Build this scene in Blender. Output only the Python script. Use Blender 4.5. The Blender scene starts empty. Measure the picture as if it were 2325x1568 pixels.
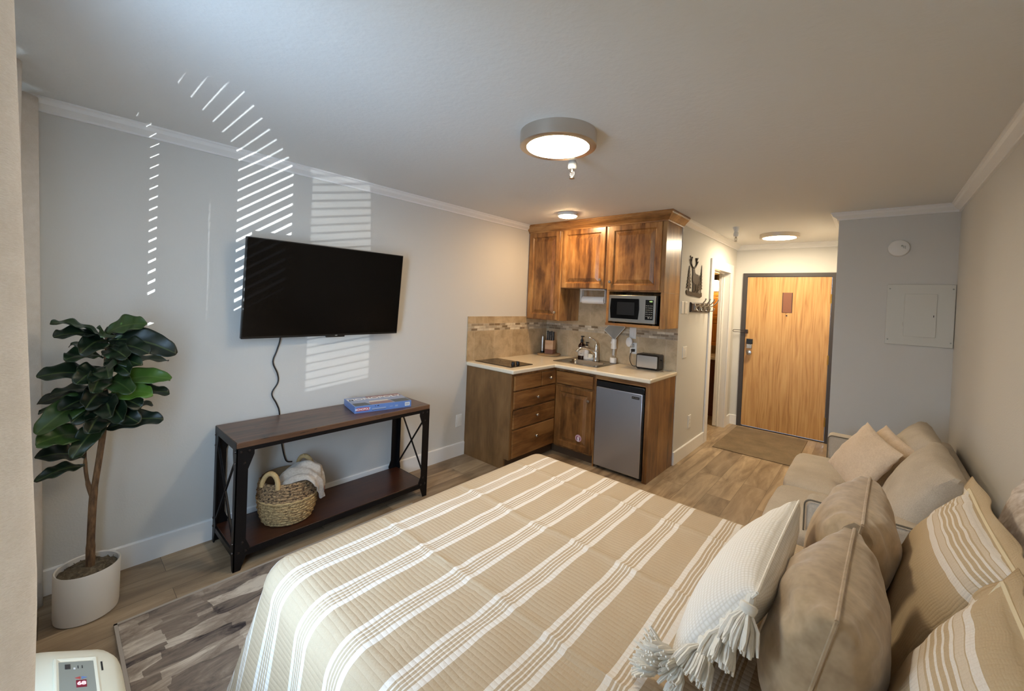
import bpy, bmesh, math, random
from mathutils import Vector, Matrix, noise
random.seed(7)
sc = bpy.context.scene
C = sc.collection
PI = math.pi
# ---------------------------------------------------------------- room dimensions (metres)
H = 2.39; ZCB = 2.329; ZBB = 0.1274
W = 3.437; YW = -0.30              # right wall, window wall
YB = 4.045; XH = 1.579             # kitchen back wall, hallway wall
YE = 6.135; YP = 4.445; XP = 2.734 # entry wall, wall with the panel
XRC = 0.6156; YAC = 2.744; YSC = 3.388; XEC = 1.5946; ZC = 0.914
YF = 3.437

# ---------------------------------------------------------------- helpers
def lin(c):
    return tuple(((v/255)/12.92 if v/255 <= .04045 else ((v/255+.055)/1.055)**2.4) for v in c) + (1.0,)

class NT:
    def __init__(s, name):
        s.m = bpy.data.materials.new(name); s.m.use_nodes = True
        s.t = s.m.node_tree; s.b = s.t.nodes['Principled BSDF']
    def n(s, typ, **kw):
        x = s.t.nodes.new('ShaderNode'+typ)
        for k, v in kw.items():
            if k in x.inputs: x.inputs[k].default_value = v
            else: setattr(x, k, v)
        return x
    def l(s, a, b): s.t.links.new(a, b)
    def math(s, op, a, b=None):
        x = s.n('Math', operation=op)
        for i, v in enumerate((a, b)):
            if v is None: continue
            if hasattr(v, 'is_linked'): s.l(v, x.inputs[i])
            else: x.inputs[i].default_value = v
        return x.outputs[0]
    def coords(s, kind='Object', scale=(1,1,1), rnd=False):
        tc = s.n('TexCoord'); mp = s.n('Mapping'); mp.inputs['Scale'].default_value = scale
        if rnd:
            oi = s.n('ObjectInfo'); ad = s.n('VectorMath', operation='ADD'); ml = s.n('VectorMath', operation='SCALE')
            cb = s.n('CombineXYZ')
            for k in range(3): s.l(oi.outputs['Random'], cb.inputs[k])
            s.l(cb.outputs[0], ml.inputs[0]); ml.inputs['Scale'].default_value = 17.3
            s.l(tc.outputs[kind], ad.inputs[0]); s.l(ml.outputs[0], ad.inputs[1]); s.l(ad.outputs[0], mp.inputs[0])
        else: s.l(tc.outputs[kind], mp.inputs[0])
        return mp.outputs[0]
    def noise(s, vec, scale, detail=3, rough=.55, dist=0):
        x = s.n('TexNoise'); x.inputs['Scale'].default_value = scale; x.inputs['Detail'].default_value = detail
        x.inputs['Roughness'].default_value = rough; x.inputs['Distortion'].default_value = dist
        s.l(vec, x.inputs['Vector']); return x.outputs['Fac']
    def ramp(s, fac, stops, interp='LINEAR'):
        x = s.n('ValToRGB'); x.color_ramp.interpolation = interp; e = x.color_ramp.elements
        while len(e) > 1: e.remove(e[-1])
        e[0].position = stops[0][0]; e[0].color = lin(stops[0][1])
        for p, c in stops[1:]:
            k = e.new(p); k.color = lin(c)
        s.l(fac, x.inputs[0]); return x.outputs[0]
    def mix(s, fac, a, b, mode='MIX'):
        x = s.n('Mix', data_type='RGBA', blend_type=mode)
        for i, v in ((0, fac), (6, a), (7, b)):
            if hasattr(v, 'is_linked'): s.l(v, x.inputs[i])
            elif i == 0: x.inputs[0].default_value = v
            else: x.inputs[i].default_value = lin(v)
        return x.outputs[2]
    def bump(s, h, strength=.2, dist=.005):
        x = s.n('Bump'); x.inputs['Strength'].default_value = strength; x.inputs['Distance'].default_value = dist
        s.l(h, x.inputs['Height']); s.l(x.outputs[0], s.b.inputs['Normal']); return x
    def base(s, c):
        if hasattr(c, 'is_linked'): s.l(c, s.b.inputs['Base Color'])
        else: s.b.inputs['Base Color'].default_value = lin(c)
    def set(s, **kw):
        for k, v in kw.items(): s.b.inputs[k.replace('_', ' ')].default_value = v
        return s

def plain(name, c, rough=.5, metal=0, bump=0, bscale=80, bdist=.002, **kw):
    t = NT(name); t.base(c); t.set(Roughness=rough, Metallic=metal, **kw)
    v = t.coords()
    nz = t.noise(v, bscale, 3)
    if bump: t.bump(nz, bump, bdist)
    else:   # a trace of unevenness in the finish keeps surfaces from looking like plastic
        r = t.n('MapRange'); r.inputs['To Min'].default_value = max(0, rough-.04); r.inputs['To Max'].default_value = min(1, rough+.04)
        t.l(nz, r.inputs[0]); t.l(r.outputs[0], t.b.inputs['Roughness'])
    return t.m

def wood(name, dark, mid, light, axis='z', rough=.35, freq=14, stretch=.07, coat=.0, blotch=.5, staves=0):
    t = NT(name); sca = [1, 1, 1]; sca['xyz'.index(axis)] = stretch
    v = t.coords('Object', sca, rnd=True)
    g = t.noise(v, freq, 5, .6, .6)
    g2 = t.noise(v, freq*6, 3, .6)
    v2 = t.coords('Object', [1 if k != 'xyz'.index(axis) else .35 for k in range(3)], rnd=True)
    b = t.noise(v2, 7 if staves else 5, 4, .6, .5)
    f = t.math('ADD', t.math('MULTIPLY', g, 1-blotch), t.math('MULTIPLY', b, blotch))
    f = t.math('ADD', t.math('MULTIPLY', f, .85), t.math('MULTIPLY', g2, .15))
    if staves:   # boards of different tone glued side by side
        sp = t.n('SeparateXYZ'); t.l(t.coords(), sp.inputs[0])
        q = t.math('ADD', sp.outputs['X'], sp.outputs['Y']) if axis == 'z' else sp.outputs['Z']
        wn = t.n('TexWhiteNoise', noise_dimensions='1D'); t.l(t.math('FLOOR', t.math('DIVIDE', q, staves)), wn.inputs['W'])
        f = t.math('ADD', f, t.math('MULTIPLY', t.math('SUBTRACT', wn.outputs['Value'], .5), .10))
    t.base(t.ramp(f, [(.36, dark), (.49, mid), (.62, light)]))
    t.set(Roughness=rough, Coat_Weight=coat); t.b.inputs['Coat Roughness'].default_value = .2
    t.bump(g2, .06, .002)
    return t.m

M = {}
def mk():
    # walls: painted, lightly orange-peeled
    def wall(name, c, bs=110, st=.18):
        t = NT(name); t.base(c); t.set(Roughness=.75)
        v = t.coords(); h = t.noise(v, bs, 2, .5); t.bump(h, st, .004); return t.m
    M['wall'] = wall('wall_paint', (214, 211, 204))
    M['ceil'] = wall('ceiling_paint', (224, 223, 220), 45, .35)
    M['bathwall'] = wall('bath_paint', (214, 190, 150))
    M['trim'] = plain('white_trim', (238, 236, 232), .38)
    # floor planks running along y
    t = NT('vinyl_plank_floor')
    tc = t.n('TexCoord'); mp = t.n('Mapping'); mp.inputs['Rotation'].default_value = (0, 0, PI/2); t.l(tc.outputs['Object'], mp.inputs[0])
    br = t.n('TexBrick'); br.offset = .37; br.inputs['Scale'].default_value = 1; br.inputs['Brick Width'].default_value = 1.22
    br.inputs['Row Height'].default_value = .182; br.inputs['Mortar Size'].default_value = .0012; br.inputs['Bias'].default_value = 0
    br.inputs['Color1'].default_value = (0, 0, 0, 1); br.inputs['Color2'].default_value = (1, 1, 1, 1); br.inputs['Mortar'].default_value = (.5, .5, .5, 1)
    t.l(mp.outputs[0], br.inputs['Vector'])
    ad = t.n('VectorMath', operation='ADD'); t.l(tc.outputs['Object'], ad.inputs[0])
    sc_ = t.n('VectorMath', operation='SCALE'); sc_.inputs['Scale'].default_value = 7.0; t.l(br.outputs['Color'], sc_.inputs[0]); t.l(sc_.outputs[0], ad.inputs[1])
    m2 = t.n('Mapping'); m2.inputs['Scale'].default_value = (1, .16, 1); t.l(ad.outputs[0], m2.inputs[0])
    g = t.noise(m2.outputs[0], 9, 6, .62, 1.2); g2 = t.noise(m2.outputs[0], 40, 3)
    col = t.ramp(g, [(.3, (128, 108, 84)), (.45, (162, 140, 112)), (.58, (184, 162, 132)), (.72, (204, 183, 154))])
    bw = t.n('RGBToBW'); t.l(br.outputs['Color'], bw.inputs[0])
    tone = t.ramp(bw.outputs[0], [(0, (205, 200, 196)), (1, (255, 253, 250))])
    col = t.mix(1.0, col, tone, 'MULTIPLY')
    col = t.mix(br.outputs['Fac'], col, (96, 80, 62))
    t.base(col); t.set(Roughness=.42); t.bump(g2, .08, .002); M['floor'] = t.m
    # kitchen woods: knotty alder, warm brown lacquer
    for a in 'xyz':
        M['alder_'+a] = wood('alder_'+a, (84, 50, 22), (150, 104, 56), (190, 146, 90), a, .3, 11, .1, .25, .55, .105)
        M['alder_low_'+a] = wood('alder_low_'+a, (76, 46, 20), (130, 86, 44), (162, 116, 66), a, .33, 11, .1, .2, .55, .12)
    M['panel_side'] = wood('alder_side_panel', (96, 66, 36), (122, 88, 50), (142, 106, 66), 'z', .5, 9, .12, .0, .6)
    M['toekick'] = plain('toe_kick', (84, 62, 40), .6)
    M['oak'] = None
    t = NT('oak_door'); v = t.coords('Object', (1, 1, .09)); g = t.noise(v, 11, 4, .55, 1.6)
    wv = t.n('TexWave', wave_type='BANDS', bands_direction='X'); wv.inputs['Scale'].default_value = 9; wv.inputs['Distortion'].default_value = 14
    wv.inputs['Detail'].default_value = 2; wv.inputs['Detail Scale'].default_value = 1.2; t.l(v, wv.inputs['Vector'])
    fine = t.noise(t.coords('Object', (1, 1, .03)), 130, 2)
    f = t.math('ADD', t.math('MULTIPLY', g, .62), t.math('ADD', t.math('MULTIPLY', wv.outputs['Fac'], .12), t.math('MULTIPLY', fine, .26)))
    t.base(t.ramp(f, [(.34, (172, 124, 68)), (.46, (196, 148, 88)), (.64, (210, 166, 106))])); t.set(Roughness=.4); t.bump(fine, .05, .002); M['oak'] = t.m
    M['darkwood'] = wood('dark_walnut_top', (50, 33, 24), (92, 64, 46), (112, 80, 58), 'y', .33, 16, .06, .1, .3)
    m_ = M['darkwood']; T = NT('x'); bpy.data.materials.remove(T.m); T.m = m_; T.t = m_.node_tree; T.b = T.t.nodes['Principled BSDF']
    src = T.b.inputs['Base Color'].links[0].from_socket
    d1_ = T.noise(T.coords('Object', (1, .22, 1)), 34, 3, .6); d2_ = T.noise(T.coords('Object', (1, .5, 1)), 5, 2)
    mk_ = T.math('GREATER_THAN', T.math('ADD', d1_, T.math('MULTIPLY', d2_, .35)), .82)
    T.base(T.mix(T.math('MULTIPLY', mk_, .8), src, (34, 24, 20)))
    M['darkshelf'] = wood('dark_walnut_shelf', (44, 22, 15), (62, 33, 21), (76, 44, 27), 'y', .3, 16, .06, .2, .3)
    M['vanity'] = wood('bath_vanity_wood', (66, 26, 12), (88, 38, 18), (110, 52, 26), 'z', .4)
    M['bathwood'] = wood('bath_cabinet_wood', (150, 92, 34), (186, 122, 52), (208, 146, 70), 'z', .4)
    M['iron'] = plain('dark_iron', (30, 27, 27), .42, .55, .15, 60)
    M['rivet'] = plain('worn_rivet', (70, 62, 58), .35, .8)
    M['bronze'] = plain('door_frame_paint', (66, 60, 58), .5)
    # counter
    t = NT('cream_laminate'); v = t.coords(); nz = t.noise(v, 260, 2); t.base(t.ramp(nz, [(.3, (226, 214, 190)), (.7, (240, 230, 208))])); t.set(Roughness=.2); M['counter'] = t.m
    # tiles; one material per wall orientation
    for a in ('x', 'y'):
        t = NT('travertine_tile_'+a); tc = t.n('TexCoord'); sp = t.n('SeparateXYZ'); t.l(tc.outputs['Object'], sp.inputs[0])
        u = sp.outputs['X' if a == 'x' else 'Y']; z = sp.outputs['Z']
        def vec(uo, zo):
            cb = t.n('CombineXYZ'); t.l(t.math('SUBTRACT', u, uo), cb.inputs[0]); t.l(t.math('SUBTRACT', z, zo), cb.inputs[1]); return cb.outputs[0]
        def brick(v, bw_, rh, ms, off, c1, c2, mo):
            b = t.n('TexBrick'); b.offset = off; b.inputs['Scale'].default_value = 1; b.inputs['Brick Width'].default_value = bw_
            b.inputs['Row Height'].default_value = rh; b.inputs['Mortar Size'].default_value = ms
            for k, c in (('Color1', c1), ('Color2', c2), ('Mortar', mo)): b.inputs[k].default_value = lin(c)
            t.l(v, b.inputs['Vector']); return b
        big = brick(vec(.26 if a == 'y' else .04, .914), .286, .30, .0022, 0, (214, 190, 154), (202, 177, 140), (222, 204, 174))
        top = brick(vec(.26 if a == 'y' else .04, 1.287), .286, .30, .0022, 0, (214, 190, 154), (202, 177, 140), (222, 204, 174))
        mos = brick(vec(0, 1.214), .083, .0243, .0018, .42, (136, 112, 82), (248, 236, 212), (206, 186, 156))
        nz = t.noise(t.coords(), 9, 5, .65, .5)
        tint = t.ramp(nz, [(.3, (205, 200, 192)), (.55, (240, 238, 234)), (.75, (255, 255, 255))])
        m1 = t.math('GREATER_THAN', z, 1.214); m2_ = t.math('GREATER_THAN', z, 1.287)
        cm = mos.outputs['Color']
        c = t.mix(m1, big.outputs['Color'], cm); c = t.mix(m2_, c, top.outputs['Color'])
        c = t.mix(1.0, c, tint, 'MULTIPLY')
        t.base(c); t.set(Roughness=.4)
        t.bump(t.math('SUBTRACT', t.math('MULTIPLY', nz, .3), big.outputs['Fac']), .2, .002); M['tile_'+a] = t.m
    # metals and plastics
    M['nickel'] = plain('brushed_nickel', (190, 184, 174), .28, 1)
    M['lampmetal'] = plain('lamp_brushed_nickel', (206, 198, 188), .33, 1)
    M['chrome'] = plain('chrome', (220, 220, 220), .08, 1)
    t = NT('brushed_steel'); v = t.coords('Object', (1, 1, 60)); nz = t.noise(v, 30, 2); t.base((176, 172, 164)); t.set(Metallic=1.0, Roughness=.3)
    r = t.n('MapRange'); r.inputs['To Min'].default_value = .24; r.inputs['To Max'].default_value = .4; t.l(nz, r.inputs[0]); t.l(r.outputs[0], t.b.inputs['Roughness']); M['steel'] = t.m
    M['fridge_steel'] = plain('fridge_steel_door', (186, 190, 198), .34, .9, .05, 300)
    M['sinksteel'] = plain('sink_steel', (168, 160, 148), .25, 1, .04, 120)
    M['black'] = plain('black_plastic', (14, 14, 15), .35)
    M['blackgloss'] = plain('black_gloss', (7, 7, 8), .12)
    M['screen'] = plain('tv_screen', (4, 4, 5), .2); M['screen'].node_tree.nodes['Principled BSDF'].inputs['Specular IOR Level'].default_value = .22
    M['glasstop'] = plain('ceramic_cooktop_glass', (30, 25, 22), .14)
    M['white'] = plain('white_plastic', (232, 230, 224), .4)
    M['ivory'] = plain('ivory_plastic', (232, 226, 204), .42)
    M['greyplate'] = plain('control_grey', (150, 152, 142), .45)
    M['panelpaint'] = plain('painted_metal_panel', (214, 212, 202), .5)
    M['offwhite'] = plain('pot_glaze', (222, 214, 202), .45, 0, .03, 60)
    M['graphite'] = plain('rusted_steel_cutout', (62, 54, 46), .55, .5)
    M['rackboard'] = plain('dark_rack_board', (46, 32, 25), .35)
    M['plaque'] = plain('brown_plaque', (132, 84, 60), .5)
    M['brass'] = plain('brass', (196, 160, 84), .3, 1)
    M['rubber'] = plain('cord_rubber', (26, 22, 22), .5)
    M['paper'] = plain('paper_towel', (240, 238, 234), .9, 0, .2, 160)
    M['amber'] = plain('amber_bottle', (34, 14, 12), .12)
    M['label'] = plain('bottle_label', (222, 216, 206), .6)
    M['blockwood'] = wood('knife_block_wood', (170, 128, 90), (198, 158, 120), (214, 178, 142), 'x', .5)
    M['traywood'] = wood('tray_wood', (150, 116, 76), (176, 142, 100), (196, 164, 122), 'x', .5)
    M['mesh'] = plain('grey_mesh', (150, 147, 138), .6, .2, .3, 500)
    M['toastside'] = plain('toaster_black', (24, 20, 18), .35)
    M['toastface'] = plain('toaster_silver', (205, 206, 208), .22, .9)
    M['moss'] = wood('dried_moss', (54, 44, 32), (96, 82, 62), (138, 122, 98), 'x', .95, 60, 1.0)
    # bark
    t = NT('trunk_bark'); v = t.coords('Object', (1, 1, .3)); nz = t.noise(v, 60, 3); t.base(t.ramp(nz, [(.35, (80, 57, 38)), (.65, (132, 100, 68))])); t.set(Roughness=.8); t.bump(nz, .5, .004); M['bark'] = t.m
    # leaves: shade varies leaf by leaf through a stored attribute
    t = NT('fiddle_leaf'); at = t.n('Attribute', attribute_name='shade'); nz = t.noise(t.coords(), 30, 2)
    uv = t.n('UVMap'); sx = t.n('SeparateXYZ'); t.l(uv.outputs[0], sx.inputs[0])
    vein = t.math('LESS_THAN', t.math('ABSOLUTE', sx.outputs[0]), .035)
    c = t.ramp(at.outputs['Fac'], [(0, (15, 28, 20)), (.5, (34, 56, 28)), (1, (84, 122, 42))])
    c = t.mix(t.math('MULTIPLY', vein, .25), c, (120, 140, 80))
    t.base(c); t.set(Roughness=.38); t.bump(nz, .12, .004); M['leaf'] = t.m
    # fabrics
    def fabric(name, c1, c2, ns=320, bump=.5, rough=.9, sheen=.0, big=6, stretch=(1, 1, 1)):
        t = NT(name); v = t.coords('Object', stretch); f = t.noise(v, ns, 2, .6); b = t.noise(t.coords(), big, 3)
        mx = t.math('ADD', t.math('MULTIPLY', f, .55), t.math('MULTIPLY', b, .45))
        t.base(t.ramp(mx, [(.35, c1), (.65, c2)])); t.set(Roughness=rough, Sheen_Weight=sheen); t.bump(f, bump, .003); return t.m
    M['sofa'] = fabric('sofa_weave', (184, 172, 154), (208, 197, 180), 240)
    M['sofapipe'] = plain('sofa_piping', (110, 102, 88), .8)
    M['peach'] = fabric('peach_plush', (218, 194, 164), (234, 212, 184), 120, .5, .95, .3)
    M['taupe'] = fabric('taupe_corduroy', (164, 140, 108), (200, 176, 142), 30, .35, .85, .5, 9)
    M['speckle'] = fabric('pale_mottled', (176, 160, 146), (232, 224, 218), 40, .4, .95, .2, 25)
    M['linen'] = fabric('curtain_linen', (226, 217, 204), (243, 237, 228), 220, .5, .95, 0, 30, (1, 1, 3.5))
    t = NT('x'); bpy.data.materials.remove(t.m); m_ = M['linen']; nt_ = m_.node_tree; pb = nt_.nodes['Principled BSDF']
    tl = nt_.nodes.new('ShaderNodeBsdfTranslucent'); tl.inputs[0].default_value = lin((240, 232, 224)); ms = nt_.nodes.new('ShaderNodeMixShader'); ms.inputs[0].default_value = .28
    nt_.links.new(pb.outputs[0], ms.inputs[1]); nt_.links.new(tl.outputs[0], ms.inputs[2]); nt_.links.new(ms.outputs[0], nt_.nodes['Material Output'].inputs[0])
    M['throw'] = fabric('throw_fleece', (176, 162, 146), (206, 194, 180), 90, .5, .95, .4)
    M['tag'] = plain('leather_tag', (110, 60, 44), .6)
    M['mat'] = fabric('entry_mat_woven', (110, 92, 68), (140, 120, 92), 200, .6)
    # white woven pillow cover: coarse basket weave
    t = NT('white_basket_weave'); uv = t.n('UVMap'); mp = t.n('Mapping'); mp.inputs['Scale'].default_value = (95, 95, 1); t.l(uv.outputs[0], mp.inputs[0])
    sp = t.n('SeparateXYZ'); t.l(mp.outputs[0], sp.inputs[0])
    wv = t.math('MULTIPLY', t.math('SINE', t.math('MULTIPLY', sp.outputs[0], PI)), t.math('SINE', t.math('MULTIPLY', sp.outputs[1], PI)))
    nz = t.noise(t.coords(), 60, 3)
    hgt = t.math('ADD', t.math('ABSOLUTE', wv), nz)
    t.base(t.ramp(t.math('ABSOLUTE', wv), [(.0, (228, 223, 212)), (.3, (240, 236, 228)), (1, (247, 244, 238))])); t.set(Roughness=.95); t.bump(hgt, .36, .003); M['weave'] = t.m
    M['yarn'] = fabric('white_yarn', (232, 227, 215), (248, 245, 236), 60, .4)
    # striped quilt cloth: UV in metres; u crosses the stripes, v runs along them
    def stripes(name, period, off, stops, ribs, tan2):
        t = NT(name); uv = t.n('UVMap'); sp = t.n('SeparateXYZ'); t.l(uv.outputs[0], sp.inputs[0])
        wob = t.noise(t.coords(), 9, 2); u = t.math('ADD', sp.outputs[0], t.math('MULTIPLY', t.math('SUBTRACT', wob, .5), .006))
        f = t.math('FRACT', t.math('DIVIDE', t.math('SUBTRACT', u, off), period))
        col = t.ramp(f, stops, 'CONSTANT')
        thr = t.noise(t.coords(), 420, 2); col = t.mix(t.math('MULTIPLY', t.math('SUBTRACT', 1.0, thr), .35), col, tan2, 'MULTIPLY')
        t.base(col); t.set(Roughness=.95)
        v2 = t.math('ADD', sp.outputs[1], t.math('MULTIPLY', t.math('SUBTRACT', wob, .5), .01))
        rib = t.math('ABSOLUTE', t.math('SINE', t.math('MULTIPLY', v2, PI/ribs)))
        st = t.math('ABSOLUTE', t.math('SINE', t.math('MULTIPLY', sp.outputs[0], PI/(ribs*.55))))
        hh = t.math('ADD', t.math('POWER', rib, .6), t.math('ADD', t.math('MULTIPLY', st, .25), t.math('MULTIPLY', t.noise(t.coords(), 130, 3), .8)))
        t.bump(hh, .32, .004); return t.m
    wh, tn, lt = (242, 237, 230), (200, 181, 154), (226, 213, 193)
    def pairs(segs, ground):
        s = [(0.0, ground)]
        for a, b, c in segs: s += [(a, c), (b, ground)]
        return s
    M['quilt'] = stripes('striped_quilt', .193, 1.350, pairs([(.02, .11, wh), (.15, .172, wh), (.215, .235, wh), (.275, .297, wh), (.335, .43, wh)], tn), .0165, (196, 172, 138))
    M['sham'] = stripes('striped_sham', .60, 0, pairs([(.02, .052, wh), (.056, .075, lt), (.085, .095, wh), (.11, .118, wh), (.135, .143, wh), (.158, .17, wh), (.175, .2, lt), (.204, .232, wh)], (204, 184, 152)), .009, (200, 178, 146))
    M['piping'] = plain('cream_piping', (226, 212, 180), .9)
    M['mattress'] = plain('mattress_ticking', (226, 222, 214), .9)
    # basket weaves
    for nm, c1, c2 in (('basket_dark', (62, 42, 26), (190, 152, 108)), ('basket_light', (120, 88, 48), (216, 182, 128))):
        t = NT(nm); v = t.coords('UV', (1, 1, 1))
        nz = t.noise(v, 6, 3, .6, 1.0); ng = t.noise(t.coords('UV', (1.5, 3.6, 1)), 3, 2)
        hh = t.math('ADD', nz, ng); t.base(t.ramp(t.math('MULTIPLY', hh, .5), [(.40, c1), (.55, c2)])); t.set(Roughness=.8); t.bump(hh, .8, .01); M[nm] = t.m
    M['seagrass'] = plain('seagrass_wrap', (206, 172, 118), .8, 0, .6, 120, .006)
    # rug: distressed grey diamonds
    t = NT('distressed_rug'); v = t.coords('Object', (1, 1, 1)); mp = t.n('Mapping'); mp.inputs['Scale'].default_value = (12.5, 4.2, 1)
    dn = t.n('TexNoise'); dn.inputs['Scale'].default_value = 3.5; dn.inputs['Detail'].default_value = 4; t.l(v, dn.inputs['Vector'])
    dv = t.n('VectorMath', operation='MULTIPLY_ADD'); dv.inputs[1].default_value = (.05, .12, 0); t.l(dn.outputs['Color'], dv.inputs[0]); t.l(v, dv.inputs[2]); t.l(dv.outputs[0], mp.inputs[0])
    vo = t.n('TexVoronoi', feature='F1', distance='MANHATTAN'); vo.inputs['Scale'].default_value = 1; vo.inputs['Randomness'].default_value = .35; t.l(mp.outputs[0], vo.inputs['Vector'])
    n1 = t.noise(t.coords('Object', (4.0, 1.2, 1)), 3.4, 7, .7, .8); bw = t.n('RGBToBW'); t.l(vo.outputs['Color'], bw.inputs[0])
    f = t.math('ADD', t.math('MULTIPLY', bw.outputs[0], .34), t.math('MULTIPLY', n1, .74))
    t.base(t.ramp(f, [(.33, (52, 45, 46)), (.41, (112, 101, 93)), (.52, (146, 132, 118)), (.61, (178, 164, 148)), (.70, (214, 204, 188))])); t.set(Roughness=.95); t.bump(t.noise(v, 300, 2), .5, .004); M['rug'] = t.m
    M['rugedge'] = plain('rug_binding', (176, 166, 154), .9)
    # game box print colours
    M['boxblue'] = plain('box_print_blue', (104, 134, 190), .3)
    M['boxsky'] = plain('box_print_sky', (146, 160, 190), .3)
    M['boxdark'] = plain('box_print_dark', (56, 62, 66), .3)
    M['boxred'] = plain('box_print_red', (190, 70, 66), .3)
    M['boxpink'] = plain('box_print_brown', (150, 108, 104), .3)
    M['ink'] = plain('white_ink', (240, 238, 236), .5)
    M['darkink'] = plain('dark_ink', (40, 38, 42), .5)
    M['pinksticker'] = plain('pink_sticker', (214, 170, 180), .5)
    M['plumink'] = plain('plum_ink', (84, 30, 66), .5)
    def emit(name, c, s):
        t = NT(name); t.base((255, 255, 255)); t.b.inputs['Emission Color'].default_value = lin(c); t.b.inputs['Emission Strength'].default_value = s
        return t.m
    M['lamp'] = emit('lamp_diffuser', LAMP_C, LAMP_E)
    M['lamp_hall'] = emit('hall_lamp_diffuser', LAMP_C, HALL_E)
    M['lamp_small'] = emit('small_lamp_diffuser', (255, 214, 160), SMALL_E)
    M['lamp_bath'] = emit('bath_lamp_glass', (255, 214, 150), 14)
    M['green'] = emit('green_digits', (120, 190, 30), .9)
    M['red'] = emit('red_digits', (255, 40, 80), .3)
    M['redback'] = plain('red_display', (130, 20, 44), .3)
    t = NT('window_glass'); tr = t.n('BsdfTransparent'); gl = t.n('BsdfGlossy'); gl.inputs['Roughness'].default_value = .02; mx = t.n('MixShader'); mx.inputs[0].default_value = .06
    t.l(tr.outputs[0], mx.inputs[1]); t.l(gl.outputs[0], mx.inputs[2]); t.l(mx.outputs[0], t.t.nodes['Material Output'].inputs[0]); M['glass'] = t.m
    t = NT('clear_plastic'); t.base((245, 245, 245)); t.set(Roughness=.05, Transmission_Weight=.9, IOR=1.2); M['clear'] = t.m
    t = NT('mirror'); t.base((230, 230, 228)); t.set(Roughness=.02, Metallic=1.0); M['mirror'] = t.m
LAMP_C = (255, 236, 203); LAMP_E = 28; HALL_E = 50; SMALL_E = 70
mk()

# ---- mesh building
def NB(): return bmesh.new()
def box(bm, x0, x1, y0, y1, z0, z1, R=None):
    vs = [bm.verts.new(v) for v in ((x0,y0,z0),(x1,y0,z0),(x1,y1,z0),(x0,y1,z0),(x0,y0,z1),(x1,y0,z1),(x1,y1,z1),(x0,y1,z1))]
    for f in ((3,2,1,0),(4,5,6,7),(0,1,5,4),(1,2,6,5),(2,3,7,6),(3,0,4,7)): bm.faces.new([vs[i] for i in f])
    if R:
        for v in vs: v.co = R @ v.co
    return vs
def lathe(bm, prof, cx, cy, n=32, axis='z', cap=True):
    rings = []
    for r, h in prof:
        ring = []
        for k in range(n):
            a = 2*PI*k/n; c, s = r*math.cos(a), r*math.sin(a)
            co = (cx+c, cy+s, h) if axis == 'z' else ((cx+c, h, cy+s) if axis == 'y' else (h, cx+c, cy+s))
            ring.append(bm.verts.new(co))
        rings.append(ring)
    for i in range(len(rings)-1):
        for k in range(n):
            q = [rings[i][k], rings[i][(k+1) % n], rings[i+1][(k+1) % n], rings[i+1][k]]
            bm.faces.new(q)
    if cap:
        for r_ in (rings[0], rings[-1]):
            try: bm.faces.new(r_)
            except ValueError: pass
    bmesh.ops.recalc_face_normals(bm, faces=bm.faces)
def tube(bm, pts, r, n=8, close=False):
    pts = [Vector(p) for p in pts]; rs = r if isinstance(r, (list, tuple)) else [r]*len(pts)
    up = Vector((0, 0, 1)); prev = None; rings = []
    for i, p in enumerate(pts):
        t = (pts[min(i+1, len(pts)-1)] - pts[max(i-1, 0)])
        if t.length < 1e-9: t = Vector((0, 0, 1))
        t.normalize()
        if prev is None:
            a = t.cross(up)
            if a.length < .1: a = t.cross(Vector((1, 0, 0)))
        else: a = prev - t*prev.dot(t)
        a.normalize(); prev = a; b = t.cross(a)
        rings.append([bm.verts.new(p + (a*math.cos(2*PI*k/n) + b*math.sin(2*PI*k/n))*rs[i]) for k in range(n)])
    for i in range(len(rings)-1):
        for k in range(n): bm.faces.new([rings[i][k], rings[i][(k+1) % n], rings[i+1][(k+1) % n], rings[i+1][k]])
    bm.faces.new(rings[0][::-1]); bm.faces.new(rings[-1])
def smooth_path(ctrl, n=6):
    ctrl = [Vector(c) for c in ctrl]; out = []
    for i in range(len(ctrl)-1):
        p0, p1, p2, p3 = ctrl[max(i-1, 0)], ctrl[i], ctrl[i+1], ctrl[min(i+2, len(ctrl)-1)]
        for k in range(n):
            t = k/n; out.append(.5*((2*p1)+(p2-p0)*t+(2*p0-5*p1+4*p2-p3)*t*t+(3*p1-p0-3*p2+p3)*t**3))
    out.append(ctrl[-1]); return out
def prism(bm, poly, mp, d0, d1):
    """Extrude a 2-D outline: mp(u, v, d) gives the 3-D point at depth d."""
    a = [bm.verts.new(mp(u, v, d0)) for u, v in poly]; b = [bm.verts.new(mp(u, v, d1)) for u, v in poly]
    n = len(poly)
    bm.faces.new(a); bm.faces.new(b[::-1])
    for i in range(n): bm.faces.new([a[i], b[i], b[(i+1) % n], a[(i+1) % n]])
    bmesh.ops.recalc_face_normals(bm, faces=bm.faces)
def moulding(bm, prof, mp, a, b, sa=0, sb=0):
    """Sweep profile (d, h) along a straight run from a to b; sa, sb mitre the ends. mp(t, d, h) -> point."""
    A = [bm.verts.new(mp(a+sa*d, d, h)) for d, h in prof]; B = [bm.verts.new(mp(b+sb*d, d, h)) for d, h in prof]
    n = len(prof)
    for i in range(n): bm.faces.new([A[i], A[(i+1) % n], B[(i+1) % n], B[i]])
    bm.faces.new(A[::-1]); bm.faces.new(B); bmesh.ops.recalc_face_normals(bm, faces=bm.faces)
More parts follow.
